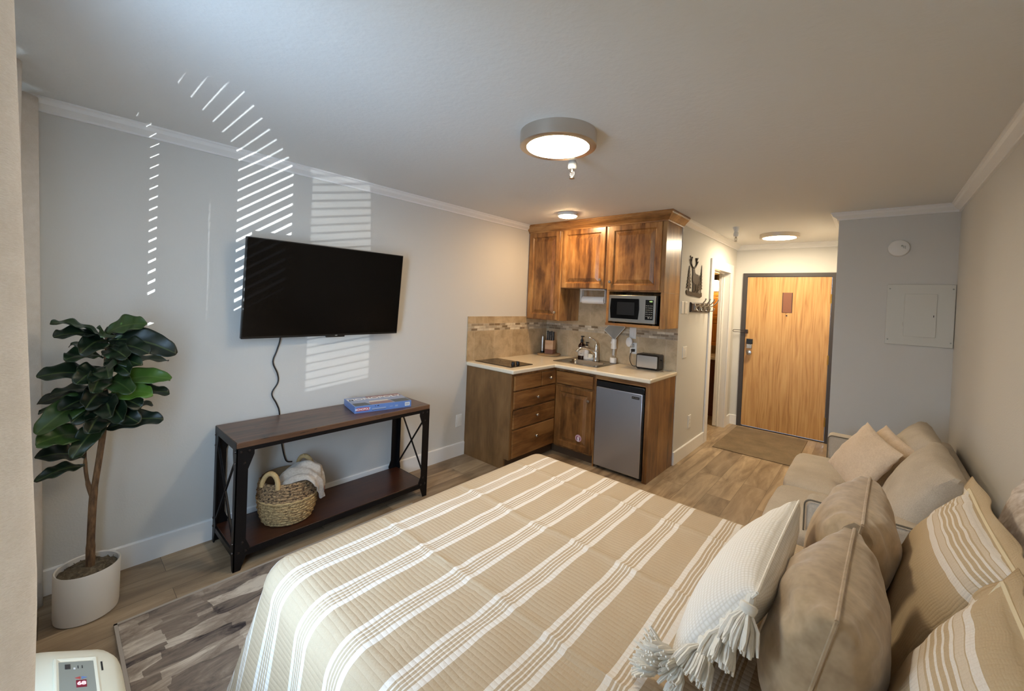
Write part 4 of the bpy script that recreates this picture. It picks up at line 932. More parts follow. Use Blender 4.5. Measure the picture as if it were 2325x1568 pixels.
# throw blanket spilling over the rim on the +y side
def throw():
    bm = NB(); uvn = 34; g = {}
    # centre line: from inside the basket, over a bunched hump, over the rim, hanging to a point
    def prof(s):
        pts = [(-.07, .21), (-.03, .262), (.02, .30), (.075, .318), (.125, .315), (.165, .29), (.185, .25), (.195, .20), (.20, .15), (.202, .10)]
        f = s*(len(pts)-1); i = min(int(f), len(pts)-2); r = f-i
        return pts[i][0]*(1-r)+pts[i+1][0]*r, pts[i][1]*(1-r)+pts[i+1][1]*r
    ax = Vector((.50, .866, 0)); sx = Vector((.866, -.50, 0))
    for i in range(uvn+1):
        s = i/uvn; d, z = prof(s)
        wd = .14 if s < .55 else .14*(1-(s-.55)/.45*.93)+.004
        for j in range(21):
            q = j/20*2-1
            fold = .012*math.sin(q*7+s*5)+.010*math.sin(q*13-s*9)+.012*noise.noise((q*3, s*6, 4))
            drop = -.05*q*q if s < .6 else -.05*q*q*max(0, 1-(s-.6)*4)
            p = Vector((bx, by, bz)) + ax*(d+(fold*.9 if s > .55 else 0)) + sx*(q*wd+(s > .6)*.03*(s-.6)) + Vector((0, 0, z+drop+(fold if s <= .6 else fold*.3)))
            g[i, j] = bm.verts.new(p)
    for i in range(uvn):
        for j in range(20): bm.faces.new([g[i, j], g[i+1, j], g[i+1, j+1], g[i, j+1]])
    o = obj('throw_blanket', bm, M['throw'], smooth=True)
    s_ = o.modifiers.new('thick', 'SOLIDIFY'); s_.thickness = .008; s_.offset = 0
    u_ = o.modifiers.new('sub', 'SUBSURF'); u_.levels = 1; u_.render_levels = 1
    tag(o, 'pale grey fleece throw spilling over the side of the woven basket', 'throw blanket')
    d, z = prof(.84); c = Vector((bx, by, bz))+ax*(d+.018)+sx*.045+Vector((0, 0, z))
    bm = NB(); box(bm, -.012, .012, -.002, .002, -.012, .012)
    bmesh.ops.rotate(bm, matrix=Matrix.Rotation(.75, 3, 'Y'), verts=bm.verts); bmesh.ops.rotate(bm, matrix=Matrix.Rotation(-.5, 3, 'Z'), verts=bm.verts); bmesh.ops.translate(bm, vec=c, verts=bm.verts)
    obj('tag', bm, M['tag'], o)
throw()

# ---------------------------------------------------------------- plant
px_, py_ = .28, .15
t = thing('fiddle_leaf_fig', 'fiddle leaf fig tree in a plain white round pot by the curtain', 'plant', (px_, py_, 0))
bm = NB(); lathe(bm, [(.098, 0), (.108, .004), (.11, .02), (.112, .218), (.109, .222), (.104, .218), (.103, .19), (0, .19)], px_, py_, 56); obj('pot', bm, M['offwhite'], t, smooth=True)
bm = NB(); N_ = 40; vs = {}
for i in range(13):
    for k in range(N_):
        r = .102*i/12; a = 2*PI*k/N_; z = .197+.016*(1-(i/12)**2)+.010*noise.noise((r*60*math.cos(a), r*60*math.sin(a), 3)) + (.008*noise.noise((a*9, 1, 7)) if i > 9 else 0)
        vs[i, k] = bm.verts.new((px_+r*math.cos(a), py_+r*math.sin(a), z))
for i in range(12):
    for k in range(N_):
        bm.faces.new([vs[i, k], vs[i+1, k], vs[i+1, (k+1) % N_], vs[i, (k+1) % N_]])
bmesh.ops.remove_doubles(bm, verts=bm.verts, dist=.0003); bmesh.ops.recalc_face_normals(bm, faces=bm.faces)
rnd = random.Random(3)
for k in range(130):
    a = rnd.uniform(0, 2*PI); r = .095*math.sqrt(rnd.random()); p = Vector((px_+r*math.cos(a), py_+r*math.sin(a), .203)); d = Vector((rnd.uniform(-1, 1), rnd.uniform(-1, 1), rnd.uniform(.1, .8))).normalized()*.02
    if (Vector((p.x-px_+d.x, p.y-py_+d.y))).length > .1: continue
    tube(bm, [p, p+d*.6, p+d+Vector((0, 0, -.006))], .0012, 4)
obj('moss', bm, M['moss'], t, smooth=True)
bm = NB(); tube(bm, smooth_path([(px_, .158, .19), (px_, .157, .30), (px_+.003, .158, .42), (px_, .162, .55), (px_, .178, .72), (px_, .19, .88), (px_, .192, 1.10), (px_, .191, 1.24), (px_, .190, 1.295)], 5), [.0165]*6+[.0145]*10+[.012]*10+[.009]*8+[.006]*7, 12)
obj('trunk', bm, M['bark'], t, smooth=True)
bm = NB(); tube(bm, smooth_path([(px_, .160, .525), (px_-.005, .143, .60), (px_-.005, .133, .68), (px_, .130, .78)], 5), [.009]*6+[.007]*6+[.005]*4, 10); obj('branch', bm, M['bark'], t, smooth=True)
# leaves: (base y, base z, tip y, tip z, tip x offset, width, roll, shade)
def uvz(X, Y):
    # reading of the plant's side elevation: (height, along-wall) in metres
    X_, Y_ = 70+X/3.92, 700+Y/3.92
    return X_, Y_
LV = [
 (.180, 1.285, .012, 1.362, .05, .085, .45, .45), (.178, 1.28, .022, 1.305, .10, .105, .6, .12), (.188, 1.30, .325, 1.350, .06, .13, 1.0, .55),
 (.192, 1.27, .435, 1.205, .10, .15, 1.25, .10), (.188, 1.285, .405, 1.268, -.06, .11, .5, .10), (.186, 1.29, .27, 1.29, -.1, .09, .5, .15),
 (.182, 1.235, .075, 1.245, -.08, .09, .5, .3), (.180, 1.19, .055, 1.205, .12, .11, .6, .25), (.180, 1.09, -.022, 1.137, .08, .12, .9, .25), (.190, 1.13, .428, 1.150, -.05, .09, .45, .2),
 (.190, 1.05, .415, 1.085, .12, .12, .95, .85), (.188, 1.055, .425, 1.062, .02, .10, .4, .7), (.190, .995, .345, 1.025, .14, .12, 1.1, .95), (.192, .985, .423, .998, .03, .12, .65, .15),
 (.180, 1.03, .018, 1.042, .02, .09, .4, .08), (.180, 1.01, -.02, 1.005, .0, .11, .5, .05), (.180, 1.00, .045, .985, .10, .12, .6, .05), (.178, 1.015, -.02, .905, .12, .13, .9, .6),
 (.135, .83, -.02, .865, .14, .13, 1.0, .65), (.195, .90, .37, .93, -.06, .09, .5, .12), (.197, .845, .398, .875, .06, .115, 1.0, .12), (.193, .885, .085, .775, .12, .10, .8, .25),
 (.132, .73, -.02, .785, .06, .12, .75, .04), (.132, .69, -.02, .69, .08, .08, .6, .15), (.17, .95, -.015, .955, -.06, .10, .6, .12),
 (.19, 1.16, .26, 1.13, .16, .10, .9, .3), (.187, .97, .24, .92, .17, .12, .9, .12), (.186, 1.11, .14, 1.06, .16, .11, .8, .3), (.188, .93, .13, .88, .15, .12, .9, .08), (.19, .93, .30, .885, .12, .12, .9, .06), (.187, 1.22, .25, 1.20, .15, .11, .9, .25), (.182, .96, .08, .93, .12, .12, .9, .05),
 (.188, 1.27, .10, 1.23, .14, .11, .9, .15), (.190, 1.24, .33, 1.215, .12, .12, .8, .1), (.186, 1.17, .30, 1.16, .13, .11, .8, .3), (.184, 1.13, .09, 1.10, .14, .12, .9, .2), (.188, 1.08, .27, 1.04, .16, .11, .9, .5), (.186, 1.03, .12, .99, .15, .12, .9, .1), (.19, 1.0, .31, .955, .10, .12, .8, .08), (.186, .99, .20, .95, .19, .12, .9, .12), (.187, 1.15, .19, 1.12, .18, .11, .9, .35), (.187, 1.29, .17, 1.30, .15, .09, .9, .4)]
bm = NB(); uvl = bm.loops.layers.uv.new('UVMap'); sh = bm.verts.layers.float.new('shade')
for li, (y0, z0, y1, z1, dx, wd, roll, shade) in enumerate(LV):
    A_ = Vector((px_+.3*dx*.1, y0, z0)); B_ = Vector((px_+dx, y1, z1)); ax = B_-A_; ln = ax.length; ax.normalize()
    side = ax.cross(Vector((0, 0, 1))).normalized(); nrm = side.cross(ax).normalized()
    if side.x < 0: side = -side
    roll *= .78; wv = side*math.cos(roll) - nrm*math.sin(roll); nv = ax.cross(wv).normalized()
    if nv.z < 0: nv = -nv
    rows = 13; cols = 7; g = {}
    for i in range(rows):
        s = i/(rows-1)
        hw = wd/2*max(.03, (math.sin(PI*min(1, .02+s*.98)**.85)**.75)*(.62+.5*s)) if s > .06 else .003
        if s > .9: hw = wd/2*max(.05, math.sqrt(max(0, 1-((s-.9)/.105)**2)))*.62*1.0
        for j in range(cols):
            q = j/(cols-1)*2-1
            p = A_ + ax*(ln*s) + Vector((0, 0, 1))*(.10*ln*math.sin(PI*s)-.03*ln*s) + wv*(hw*q) + nv*(abs(q)*hw*.30 + .010*math.sin(s*16+li+q*2)*abs(q))
            v = bm.verts.new(p); v[sh] = max(0, min(1, shade + .06*math.sin(li*3.7))); g[i, j] = v
    for i in range(rows-1):
        for j in range(cols-1):
            f = bm.faces.new([g[i, j], g[i+1, j], g[i+1, j+1], g[i, j+1]])
            for l, (a, b) in zip(f.loops, ((i, j), (i+1, j), (i+1, j+1), (i, j+1))): l[uvl].uv = ((b/(cols-1)*2-1)*.5, a/(rows-1))
o = obj('foliage', bm, M['leaf'], t, smooth=True); s_ = o.modifiers.new('sub', 'SUBSURF'); s_.levels = 1; s_.render_levels = 1; s_ = o.modifiers.new('thick', 'SOLIDIFY'); s_.thickness = .0015

# ---------------------------------------------------------------- heater under the window
t = thing('wall_heater', 'ivory under-window air unit with a small control panel', 'air conditioner', (1.8, -.02, 0))
hx0, hx1, hy0, hy1, hz = 1.235, 2.335, YW+.015, .168, .5
bm = NB()
prof = [(hy0, .08), (hy1-.03, .08), (hy1-.005, .12), (hy1, .2), (hy1, .39), (hy1-.004, .41), (hy1-.012, .425), (hy1-.022, .4367), (.10, .4615), (.045, .4918), (.03, .498), (.01, .5), (hy0, .5)]
nx = 10
cols = []
for i in range(nx+1):
    f = i/nx; x = hx0+(hx1-hx0)*f
    e = min(1, (x-hx0)/.06) if f < .5 else min(1, (hx1-x)/.06); ins = .035*(1-math.sqrt(max(0, 1-(1-e)**2)))
    cols.append((x, ins))
xs_ = [hx0, hx0+.004, hx0+.015, hx0+.03, hx0+.05, hx0+.08, hx0+.12, hx1-.12, hx1-.08, hx1-.05, hx1-.03, hx1-.015, hx1-.004, hx1]
rings = []
for x in xs_:
    e = min(1, min(x-hx0, hx1-x)/.12); ins = .075*(1-math.sqrt(max(0, 1-(1-e)**2)))
    rings.append([bm.verts.new((x, max(hy0, y-ins) if y > hy0+.05 else y, z-(ins*.22 if z > .3 else 0))) for y, z in prof])
for a, b in zip(rings[:-1], rings[1:]):
    n = len(a)
    for k in range(n): bm.faces.new([a[k], a[(k+1) % n], b[(k+1) % n], b[k]])
bm.faces.new(rings[0]); bm.faces.new(rings[-1][::-1]); bmesh.ops.recalc_face_normals(bm, faces=bm.faces)
obj('housing', bm, M['ivory'], t, smooth=True)
boxo('base', M['greyplate'], (hx0+.05, hx1-.05, hy0, hy1-.08, 0, .09), t, .004)
HT = lambda u, v, d: (u, v+d*.482, .5-.55*(v-.03)+d*.876)      # the sloping control face
RX, UX, NX = (0, .876, -.482), (-1, 0, 0), (0, .482, .876)
def onheater(name, m, u0, u1, v0, v1, d0, d1, parent):
    bm = NB(); ringpanel(bm, u0, u1, v0, v1, [(0, d1)], HT, d0); return obj(name, bm, m, parent)
bm = NB(); ringpanel(bm, 1.334, 1.62, .030, .1135, [(0, .002), (.003, .003), (.008, .002), (.012, .0005)], HT, -.002); cp = obj('control_recess', bm, M['ivory'], t)
cp2 = onheater('control_face', M['greyplate'], 1.352, 1.61, .0355, .106, -.001, .002, t)
onheater('display', M['redback'], 1.434, 1.462, .0685, .0875, .001, .003, cp2)
text('display_digits', '68', .019, M['red'], cp2, basis(HT(1.448, .078, .0034), RX, UX, NX), .0002, .0006)
bm = NB(); prism(bm, [(1.429, .0768), (1.418, .0768), (1.4235, .0665)], HT, .002, .0026); obj('warm_arrow', bm, M['boxred'], cp2)
bm = NB(); prism(bm, [(1.429, .0795), (1.418, .0795), (1.4235, .090)], HT, .002, .0026); obj('cool_arrow', bm, M['boxblue'], cp2)
bm = NB(); ringpanel(bm, 1.364, 1.384, .0495, .0595, [(0, .003), (.003, .003), (.0035, .0022)], HT, .002); obj('mode_button', bm, M['bronze'], cp2)
for k in range(3): onheater('indicator', M['ink'] if k == 0 else M['darkink'], 1.371+.008*(k == 0), 1.383+.003*(k == 0), .0655+k*.008, .067+k*.008+.002*(k == 0), .001, .0025, cp2)
onheater('vent_slot', M['blackgloss'], 1.357, 1.396, .1205, .1240, -.002, .0012, t)

# ---------------------------------------------------------------- curtains and blinds
def curtain(x0, x1, z0, z1, yf, label, nx=90, nz=40, group=None, top=None):
    """yf(x, z) gives the depth of the cloth's room side"""
    bm = NB(); g = {}
    for i in range(nx+1):
        for j in range(nz+1):
            x = x0+(x1-x0)*i/nx; z = z0+(z1-z0)*j/nz; g[i, j] = bm.verts.new((x, yf(x, z), z))
    for i in range(nx):
        for j in range(nz): bm.faces.new([g[i, j], g[i+1, j], g[i+1, j+1], g[i, j+1]])
    o = obj('window_curtain', bm, M['linen'], smooth=True); s_ = o.modifiers.new('thick', 'SOLIDIFY'); s_.thickness = .004; s_.offset = 1
    return tag(o, label, 'curtain', group)
def near(x, z):   # the cloth swings forward towards the floor; its folds sink back away from the leading one
    e = -.033+.032*max(0, min(1, (1.90-z)/.75))
    return e - .040 + .040*math.sin((x-2.2)*2*PI/.15+PI/2) - (.05*min(1, (x-2.26)/.2) if x > 2.26 else 0)
def far(x, z):
    f = 1-z/2.35
    y = -.125 + .02*math.sin((x-.55)*2*PI/.2+PI/2) + .02*f
    y += (.066+.036*f)*math.exp(-((x-.14)/.06)**2) + .029*math.exp(-((x-.56)/.06)**2)
    return y - (.095*min(1, (x-.8)/.3) if x > .8 else 0)
curtain(.05, 1.104, .03, 2.35, far, 'pale linen curtain panel hanging to the floor in the far window corner', 130)
curtain(2.09, 2.80, .53, 2.36, near, 'beige linen curtain panel hanging close by at the photo edge', 110)
curtain(.96, 1.53, .53, 2.35, lambda x, z: -.118 + .028*math.cos((x-.96)*2*PI/.19), 'added linen panel unseen behind the nearest curtain, blocking stray sun glints')  # unseen panel, added to block the glints beside the open slot
bl = thing('window_blind', 'white horizontal slat blind in the window behind the curtains', 'blind', (2.1, YW-.01, WZ0))
bm = NB(); n_ = int((WZ1-WZ0-.06)/.049)
for k in range(n_): box(bm, WX0+.03, WX1-.03, YW-.035, YW+.015, WZ0+.03+k*.049, WZ0+.0325+k*.049)
obj('slats', bm, M['white'], bl)
boxo('head_rail', M['white'], (WX0+.02, WX1-.02, YW-.038, YW+.018, WZ1-.04, WZ1), bl, .003)

# ---------------------------------------------------------------- bed
bx0, bx1, byn, byf, bzt = 1.44, 3.40, .545, 2.045, .592
t = thing('bed', 'large bed with its head against the beige side wall', 'bed', (2.4, 1.3, 0))
boxo('mattress', M['mattress'], (bx0+.02, bx1, byn+.02, byf-.02, .28, bzt-.012), t, .05, seg=4)
boxo('box_base', M['mattress'], (bx0+.04, bx1, byn+.04, byf-.04, .06, .28), t, .02)
for x in (bx0+.12, bx1-.12):
    for y in (byn+.12, byf-.12): boxo('leg', M['iron'], (x-.02, x+.02, y-.02, y+.02, .0118, .06), t, 0)
def quilt():
    r = .085; D = .56
    # cloth coordinates: a (along x), b (along y) measured on the flat quilt, inside rectangle then overhang
    def lin_(a, b, n): return [a+(b-a)*i/n for i in range(n+1)]
    ia = bx0+r*.6; ib0 = byn+r*.6; ib1 = byf-r*.6
    As = lin_(ia-D, ia, 34)[:-1] + lin_(ia, bx1, 100)
    Bs = lin_(ib0-D, ib0, 34)[:-1] + lin_(ib0, ib1, 96)[:-1] + lin_(ib1, ib1+D, 34)
    bm = NB(); uvl = bm.loops.layers.uv.new('UVMap'); g = {}
    for i, a in enumerate(As):
        for j, b in enumerate(Bs):
            ex = min(0, a-ia); ey = (b-ib0) if b < ib0 else ((b-ib1) if b > ib1 else 0)
            cx, cy = max(a, ia), min(max(b, ib0), ib1)
            m = max(abs(ex), abs(ey)); h = math.hypot(ex, ey)
            if h > 1e-6:
                d = m; nx, ny = ex/h, ey/h
                corner = min(abs(ex), abs(ey))/max(m, 1e-6)
            else: d = 0; nx = ny = corner = 0
            q = r*PI/2
            if d < q: off = r*math.sin(d/r); dz = r*(1-math.cos(d/r))
            else:
                e = d-q; fl = .14+.22*corner
                along = a if abs(ey) >= abs(ex) else b
                fold = .022*math.sin(along*13+1.0)*(e/.4)*(1-corner) + .03*math.sin(math.atan2(ny, nx)*9)*corner*(e/.4)
                off = r + e*fl + fold; dz = r + e*.97
            zz = bzt - dz
            if d < 1e-6:
                # puckers, packing creases and a soft crown
                zz += .004*noise.noise((a*5, b*5, 0)) + .0035*noise.noise((a*14, b*9, 3))
                for cb in (.95, 1.38, 1.80): zz += .007*math.exp(-((b-cb-.02*noise.noise((a*3, cb, 1)))/.012)**2)
                for ca in (2.06, 2.75): zz += .004*math.exp(-((a-ca)/.012)**2)
            zz = max(zz, .03)
            g[i, j] = bm.verts.new((cx+nx*off, cy+ny*off, zz))
    for i in range(len(As)-1):
        for j in range(len(Bs)-1):
            f = bm.faces.new([g[i, j], g[i+1, j], g[i+1, j+1], g[i, j+1]])
            for l, (p, q_) in zip(f.loops, ((i, j), (i+1, j), (i+1, j+1), (i, j+1))): l[uvl].uv = (As[p], Bs[q_])
    o = obj('quilt', bm, M['quilt'], smooth=True); s_ = o.modifiers.new('thick', 'SOLIDIFY'); s_.thickness = .012; s_.offset = 1
    tag(o, 'tan quilt with white stripe bands spread over the bed', 'quilt')
quilt()

# ---------------------------------------------------------------- pillows
def pillow_bm(Wd, Ht, Th, n=30, pinch=.07, power=.5, flange=0, seed=0, wr=.006, uv0=0, vflip=False, sag=0):
    """Local X: width, Z: height, Y: thickness; two faces joined along the seam."""
    bm = NB(); uvl = bm.loops.layers.uv.new('UVMap'); g = {}
    for sgn in (1, -1):
        for i in range(n+1):
            for j in range(n+1):
                u = i/n*2-1; v = j/n*2-1
                u = math.copysign(1-(1-abs(u))**1.35, u); v = math.copysign(1-(1-abs(v))**1.35, v)
                bd = i in (0, n) or j in (0, n)
                if bd and sgn < 0: g[sgn, i, j] = g[1, i, j]; continue
                x = u*Wd/2*(1-pinch*(1-v*v)); z = v*Ht/2*(1-pinch*(1-u*u))
                th = Th/2*((1-u*u)*(1-v*v))**power if not bd else 0
                w = wr*noise.noise((x*9+seed, z*9, sgn*3+seed)) + wr*.8*noise.noise((x*26+seed, z*26, seed))*(abs(u)**3+abs(v)**3)
                w += wr*1.2*math.sin(u*16+seed+v*3)*max(0, abs(v)-.55)*2*(1-abs(v)) + wr*1.2*math.sin(v*15+seed)*max(0, abs(u)-.55)*2*(1-abs(u))
                if bd: w = 0
                zz = z - sag*(1-v)*(1-v)*.25*0
                g[sgn, i, j] = bm.verts.new((x, sgn*(th+w*(th > .004)), zz))
    for sgn in (1, -1):
        for i in range(n):
            for j in range(n):
                q = [g[sgn, i, j], g[sgn, i+1, j], g[sgn, i+1, j+1], g[sgn, i, j+1]]
                idx = [(i, j), (i+1, j), (i+1, j+1), (i, j+1)]
                if sgn > 0: q = q[::-1]; idx = idx[::-1]
                if len(set(q)) < 4: continue
                f = bm.faces.new(q)
                for l, (a, b) in zip(f.loops, idx):
                    vv_ = b/n*Ht; l[uvl].uv = ((Ht-vv_ if vflip else vv_)+uv0, a/n*Wd)
    if flange:
        ring = [(i, 0) for i in range(n)] + [(n, j) for j in range(n)] + [(i, n) for i in range(n, 0, -1)] + [(0, j) for j in range(n, 0, -1)]
        outer = []
        for k, (i, j) in enumerate(ring):
            v = g[1, i, j].co; u_, w_ = i/n*2-1, j/n*2-1
            dx = flange if i == n else (-flange if i == 0 else 0); dz = flange if j == n else (-flange if j == 0 else 0)
            outer.append(bm.verts.new((v.x+dx, .010*math.sin(k*.45+seed)*1.0, v.z+dz)))
        m = len(ring)
        for k in range(m):
            a, b = ring[k], ring[(k+1) % m]
            f = bm.faces.new([g[1, a[0], a[1]], g[1, b[0], b[1]], outer[(k+1) % m], outer[k]])
            for l in f.loops:
                vv_ = l.vert.co.z+Ht/2; l[uvl].uv = ((Ht-vv_ if vflip else vv_)+uv0, l.vert.co.x+Wd/2)
    return bm
def place(o, base, xdir, zdir, Ht):
    """Stand the pillow: bottom-edge midpoint at base, width along xdir, height along zdir."""
    x = Vector(xdir).normalized(); z = Vector(zdir).normalized(); z = (z-x*z.dot(x)).normalized(); y = z.cross(x)
    o.matrix_world = basis(Vector(base)+z*Ht/2, x, y, z); return o
def seam(parent, Wd, Ht, pinch, r, m, n=40):
    bm = NB(); pts = []
    for k in range(4*n+1):
        s = (k % (4*n))/n; e = int(s); f = (s-e)*2-1
        u, v = ((f, 1), (1, -f), (-f, -1), (-1, f))[e]
        pts.append((u*Wd/2*(1-pinch*(1-v*v)), 0, v*Ht/2*(1-pinch*(1-u*u))))
    tube(bm, pts, r, 6); return obj('seam_piping', bm, m, parent, smooth=True, local=True)
ztop = bzt+.012
# white tasselled lumbar
Wd, Ht = .60, .345
o = obj('lumbar_pillow', pillow_bm(Wd, Ht, .15, pinch=.05, seed=2, wr=.005, power=.42), M['weave'], smooth=True)
place(o, (2.64, 1.335, ztop+.026), (.015, 1, 0), (.17, 0, .28), Ht)
tag(o, 'white woven lumbar pillow with yarn tassels at the front of the bed', 'pillow')
def tassel(parent, p, d, ln, seed, spread=.5):
    """Local to the pillow: knot at p, hanging along d."""
    rn = random.Random(seed); d = Vector(d).normalized(); p = Vector(p); bm = NB()
    s = d.cross(Vector((.3, .8, .2))).normalized(); w = d.cross(s)
    n0 = p+d*.012
    tube(bm, [p-d*.012, p, n0], [.006, .010, .011], 8); tube(bm, smooth_path([n0, n0+d*.010, n0+d*.022], 3), [.012, .017, .018, .018, .017, .015, .014], 12)
    for k in range(58):
        a = rn.uniform(0, 2*PI); rr = math.sqrt(rn.random()); q = s*math.cos(a)*rr+w*math.sin(a)*rr
        st = n0+d*.02+q*.010; L_ = ln*rn.uniform(.85, 1.08)
        tube(bm, [st, st+d*(L_*.35)+q*(.013+.016*spread), st+d*(L_*.75)+q*(.016+.026*spread)+Vector((rn.uniform(-1, 1), rn.uniform(-1, 1), 0))*.003, st+d*L_+q*(.016+.034*spread)], [.0034, .0042, .004, .0024], 5)
    return obj('tassel', bm, M['yarn'], parent, smooth=True, local=True)
# tassels hang along the near short edge (local x = -Wd/2)
inv = o.matrix_world.to_3x3().inverted()
for k, (v, dw, L_, spr) in enumerate(((-.47, (-.65, -.45, .40), .055, 1.0), (-.27, (-.45, -.8, -.15), .052, .95), (-.02, (-.2, -.75, -.62), .066, .55), (.22, (-.1, -.65, -.75), .068, .5), (.44, (-.12, -.5, -.85), .074, .45))):
    tassel(o, (-Wd/2*(1-.05*(1-v*v))-.004, 0, v*Ht/1.02), inv @ Vector(dw), L_, 20+k, spr)
seam(o, Wd, Ht, .05, .0035, M['yarn'])
# taupe corduroy pillows
Wd, Ht = .46, .35
for k, (by_, lab, sd, bx_) in enumerate(((1.725, 'taupe corduroy pillow farther from the camera, behind the white tasselled pillow', 5, 2.915), (1.225, 'taupe corduroy pillow nearest the camera beside the tassels', 9, 2.885))):
    o = obj('throw_pillow', pillow_bm(Wd, Ht, .222, pinch=.05, seed=sd, wr=.014, power=.36), M['taupe'], smooth=True)
    place(o, (bx_, by_, ztop+.014), (.03, 1, 0), (.085, 0, .40), Ht); tag(o, lab, 'pillow', 'taupe corduroy pillows on the bed')
    seam(o, Wd, Ht, .05, .004, M['taupe'])
# striped shams
Wd, Ht = .56, .40
for k, (by_, lab, sd, flip, uv0, bx_, lz) in enumerate(((1.635, 'striped tan sham standing behind the farther taupe pillow', 12, True, .006, 3.055, .386), (1.00, 'striped tan sham nearest the camera at the bed head', 15, False, -.19, 3.032, .41))):
    o = obj('pillow_sham', pillow_bm(Wd, Ht, .135, pinch=.03, seed=sd, wr=.008, power=.42, flange=.035, uv0=uv0, vflip=flip), M['sham'], smooth=True)
    place(o, (bx_, by_, ztop+.042), (.0, 1, 0), (.185, 0, lz), Ht); tag(o, lab, 'pillow', 'striped pillow shams')
    s_ = o.modifiers.new('thick', 'SOLIDIFY'); s_.thickness = .003
    seam(o, Wd, Ht, .03, .006, M['piping'])
o = obj('bed_pillow', pillow_bm(.62, .44, .17, pinch=.05, seed=21, wr=.008), M['speckle'], smooth=True)
place(o, (3.31, 1.74, ztop+.01), (0, 1, 0), (.05, 0, .42), .44); tag(o, 'pale mottled pillow against the side wall behind the striped shams', 'pillow')

# ---------------------------------------------------------------- sofa
t = thing('sofa', 'light grey upholstered loveseat along the side wall beyond the bed', 'sofa', (3.05, 3.3, 0))
sy0, sy1 = 2.50, 4.06
def cush(name, x0, x1, y0, y1, z0, z1, m='sofa', puff=.02, n=12, bev=.03, seed=0):
    bm = NB(); box(bm, x0, x1, y0, y1, z0, z1); bmesh.ops.subdivide_edges(bm, edges=bm.edges, cuts=n, use_grid_fill=True)
    c = Vector(((x0+x1)/2, (y0+y1)/2, (z0+z1)/2)); h = Vector(((x1-x0)/2, (y1-y0)/2, (z1-z0)/2))
    for v in bm.verts:
        q = v.co-c; a = [max(-1, min(1, q[k]/h[k])) for k in range(3)]
        e = [1-abs(a[k])**6 for k in range(3)]
        # round the box towards a superellipsoid and let the faces puff
        s = (abs(a[0])**9+abs(a[1])**9+abs(a[2])**9)**(1/9); r_ = 1/max(s, 1e-6) if s > 1 else 1
        nn = Vector([a[k]*h[k]*r_ for k in range(3)])
        for k in range(3):
            o1, o2 = [i for i in range(3) if i != k]
            nn[k] += math.copysign(puff*(1-a[o1]**2)*(1-a[o2]**2), a[k])*(abs(a[k]) > .98)
        nn += Vector((0, 0, 1))*.006*noise.noise((q.x*7+seed, q.y*7, seed))
        v.co = c+nn
    return obj(name, bm, M[m], t, smooth=True)
boxo('base_frame', M['sofa'], (2.72, W-.04, sy0+.02, sy1-.02, .10, .30), t, .02)
cush('seat_cushion', 2.585, 3.25, 3.12, 3.92, .30, .463, puff=.012, seed=1, n=16); cush('seat_cushion', 2.578, 3.25, 2.46, 3.118, .30, .465, puff=.012, seed=4, n=16)
boxo('arm', M['sofa'], (2.762, W-.03, 3.93, sy1, .10, .625), t, .03, seg=4); boxo('arm', M['sofa'], (2.765, W-.03, sy0, sy0+.14, .10, .615), t, .03, seg=4)
boxo('back_frame', M['sofa'], (3.27, W-.022, sy0, sy1, .10, .70), t, .03, seg=4)
for y in (sy0-.001, 3.929):
    bm = NB(); r_ = .03; pts = [(2.764, y, .12), (2.764, y, .59)] + [(2.764+r_*(1-math.cos(a)), y, .59+r_*math.sin(a)) for a in [PI/2*k/6 for k in range(1, 7)]] + [(3.2, y, .62)]
    tube(bm, pts, .004, 6); obj('arm_piping', bm, M['sofapipe'], t, smooth=True)
def backc(y0, y1, seed, h, x):
    o = obj('back_cushion', pillow_bm(y1-y0, h, .21, pinch=.03, seed=seed, wr=.008, power=.33), M['sofa'], t, smooth=True, local=True)
    z = Vector((.22, 0, .45)).normalized(); xx = Vector((0, 1, 0)); y = z.cross(xx)
    o.matrix_local = basis(Vector((x, (y0+y1)/2, .45))+z*h/2 - Vector(t.location), xx, y, z)
backc(3.27, 3.92, 31, .43, 3.09); backc(2.58, 3.26, 35, .45, 3.09)
for x in (2.80, 3.34):
    for y in (sy0+.08, sy1-.08): boxo('leg', M['iron'], (x-.02, x+.02, y-.02, y+.02, 0, .10), t, 0)
def sofa_pillow(c, xd, zd, sd, lab, sz=.36):
    o = obj('sofa_pillow', pillow_bm(sz, sz, .13, pinch=.07, seed=sd, wr=.008), M['peach'], smooth=True)
    z = Vector(zd).normalized(); place(o, Vector(c)-z*sz/2, xd, zd, sz); tag(o, lab, 'pillow', 'peach pillows on the loveseat')
sofa_pillow((2.955, 3.315, .67), (.15, -.3, -.083), (.154, .05, .30), 41, 'plush peach pillow standing tilted in front on the far seat of the loveseat')
sofa_pillow((3.05, 3.435, .685), (.15, -.3, -.083), (.154, .05, .30), 44, 'plush peach pillow mostly hidden behind the tilted one on the loveseat', .30)

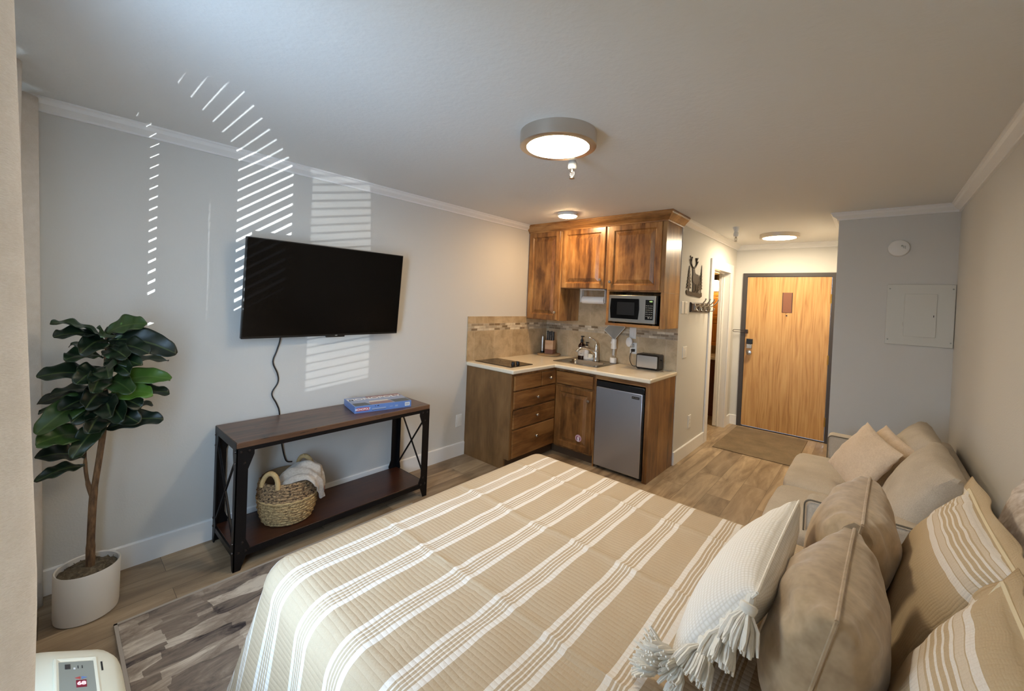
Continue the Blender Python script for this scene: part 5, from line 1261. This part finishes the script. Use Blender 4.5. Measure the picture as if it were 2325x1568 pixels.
# ---------------------------------------------------------------- light
w = bpy.data.worlds.new('sky'); sc.world = w; w.use_nodes = True
nt = w.node_tree; bg = nt.nodes['Background']; bg.inputs[1].default_value = 1.0
tc_ = nt.nodes.new('ShaderNodeTexCoord'); sp_ = nt.nodes.new('ShaderNodeSeparateXYZ'); rp_ = nt.nodes.new('ShaderNodeValToRGB'); mr_ = nt.nodes.new('ShaderNodeMapRange')
mr_.inputs['From Min'].default_value = -1; nt.links.new(tc_.outputs['Generated'], sp_.inputs[0]); nt.links.new(sp_.outputs['Z'], mr_.inputs[0]); nt.links.new(mr_.outputs[0], rp_.inputs[0])
e_ = rp_.color_ramp.elements; e_[0].position = .48; e_[0].color = (.5, .5, .48, 1); e_[1].position = .52; e_[1].color = (3.6, 4.6, 5.8, 1); nt.links.new(rp_.outputs[0], bg.inputs[0])   # ground below, bright sky above
def light(name, typ, loc, e, col, target=None, **kw):
    d = bpy.data.lights.new(name, typ); d.energy = e; d.color = col
    for k, v in kw.items(): setattr(d, k, v)
    o = bpy.data.objects.new(name, d); C.objects.link(o); o.location = loc
    if target is not None: o.rotation_euler = (Vector(target)-Vector(loc)).to_track_quat('-Z', 'Y').to_euler()
    return o
# daylight coming in through the window
light('window_daylight', 'AREA', (1.80, -.25, 1.38), 12, (.40, .66, 1.0), (.2, 1.7, 1.0), shape='RECTANGLE', size=.6, size_y=1.4, spread=2.6)
# two glints of sun bounced up from below and across from outside; the blind cuts them into stripes
light('sun_glint', 'SPOT', (9.0, -4.3, -1.75), 6500, (.86, .95, 1.0), (2.2, -.35, 1.09), spot_size=.142, spot_blend=.12, shadow_soft_size=.012)
light('sun_glint', 'SPOT', (13.05, -9.3, -.2), 1700, (.9, .96, 1.0), (2.2, -.35, 1.28), spot_size=.105, spot_blend=.25, shadow_soft_size=.025)

# ---------------------------------------------------------------- camera
cam = bpy.data.cameras.new('camera'); co = bpy.data.objects.new('camera', cam); C.objects.link(co); sc.camera = co
r_ = Vector((0.74889003, 0.66133536, 0.04241776)); u_ = Vector((-0.04096313, -0.0176894, 0.99900406)); f_ = Vector((-0.66142706, 0.74988174, -0.01384295))
co.matrix_world = basis((2.97677943, 0, 1.53839326), r_, u_, -f_)
cam.sensor_fit = 'HORIZONTAL'; cam.sensor_width = 36; cam.lens = 930.1751/2325*36
cam.shift_x = (1162.5-1160.0221)/2325; cam.shift_y = -(784-693.4091)/2325
cam.clip_start = .02
sc.view_settings.view_transform = 'Standard'; sc.view_settings.look = 'None'; sc.view_settings.gamma = 1; sc.view_settings.use_curve_mapping = False
sc.view_settings.exposure = 1.27
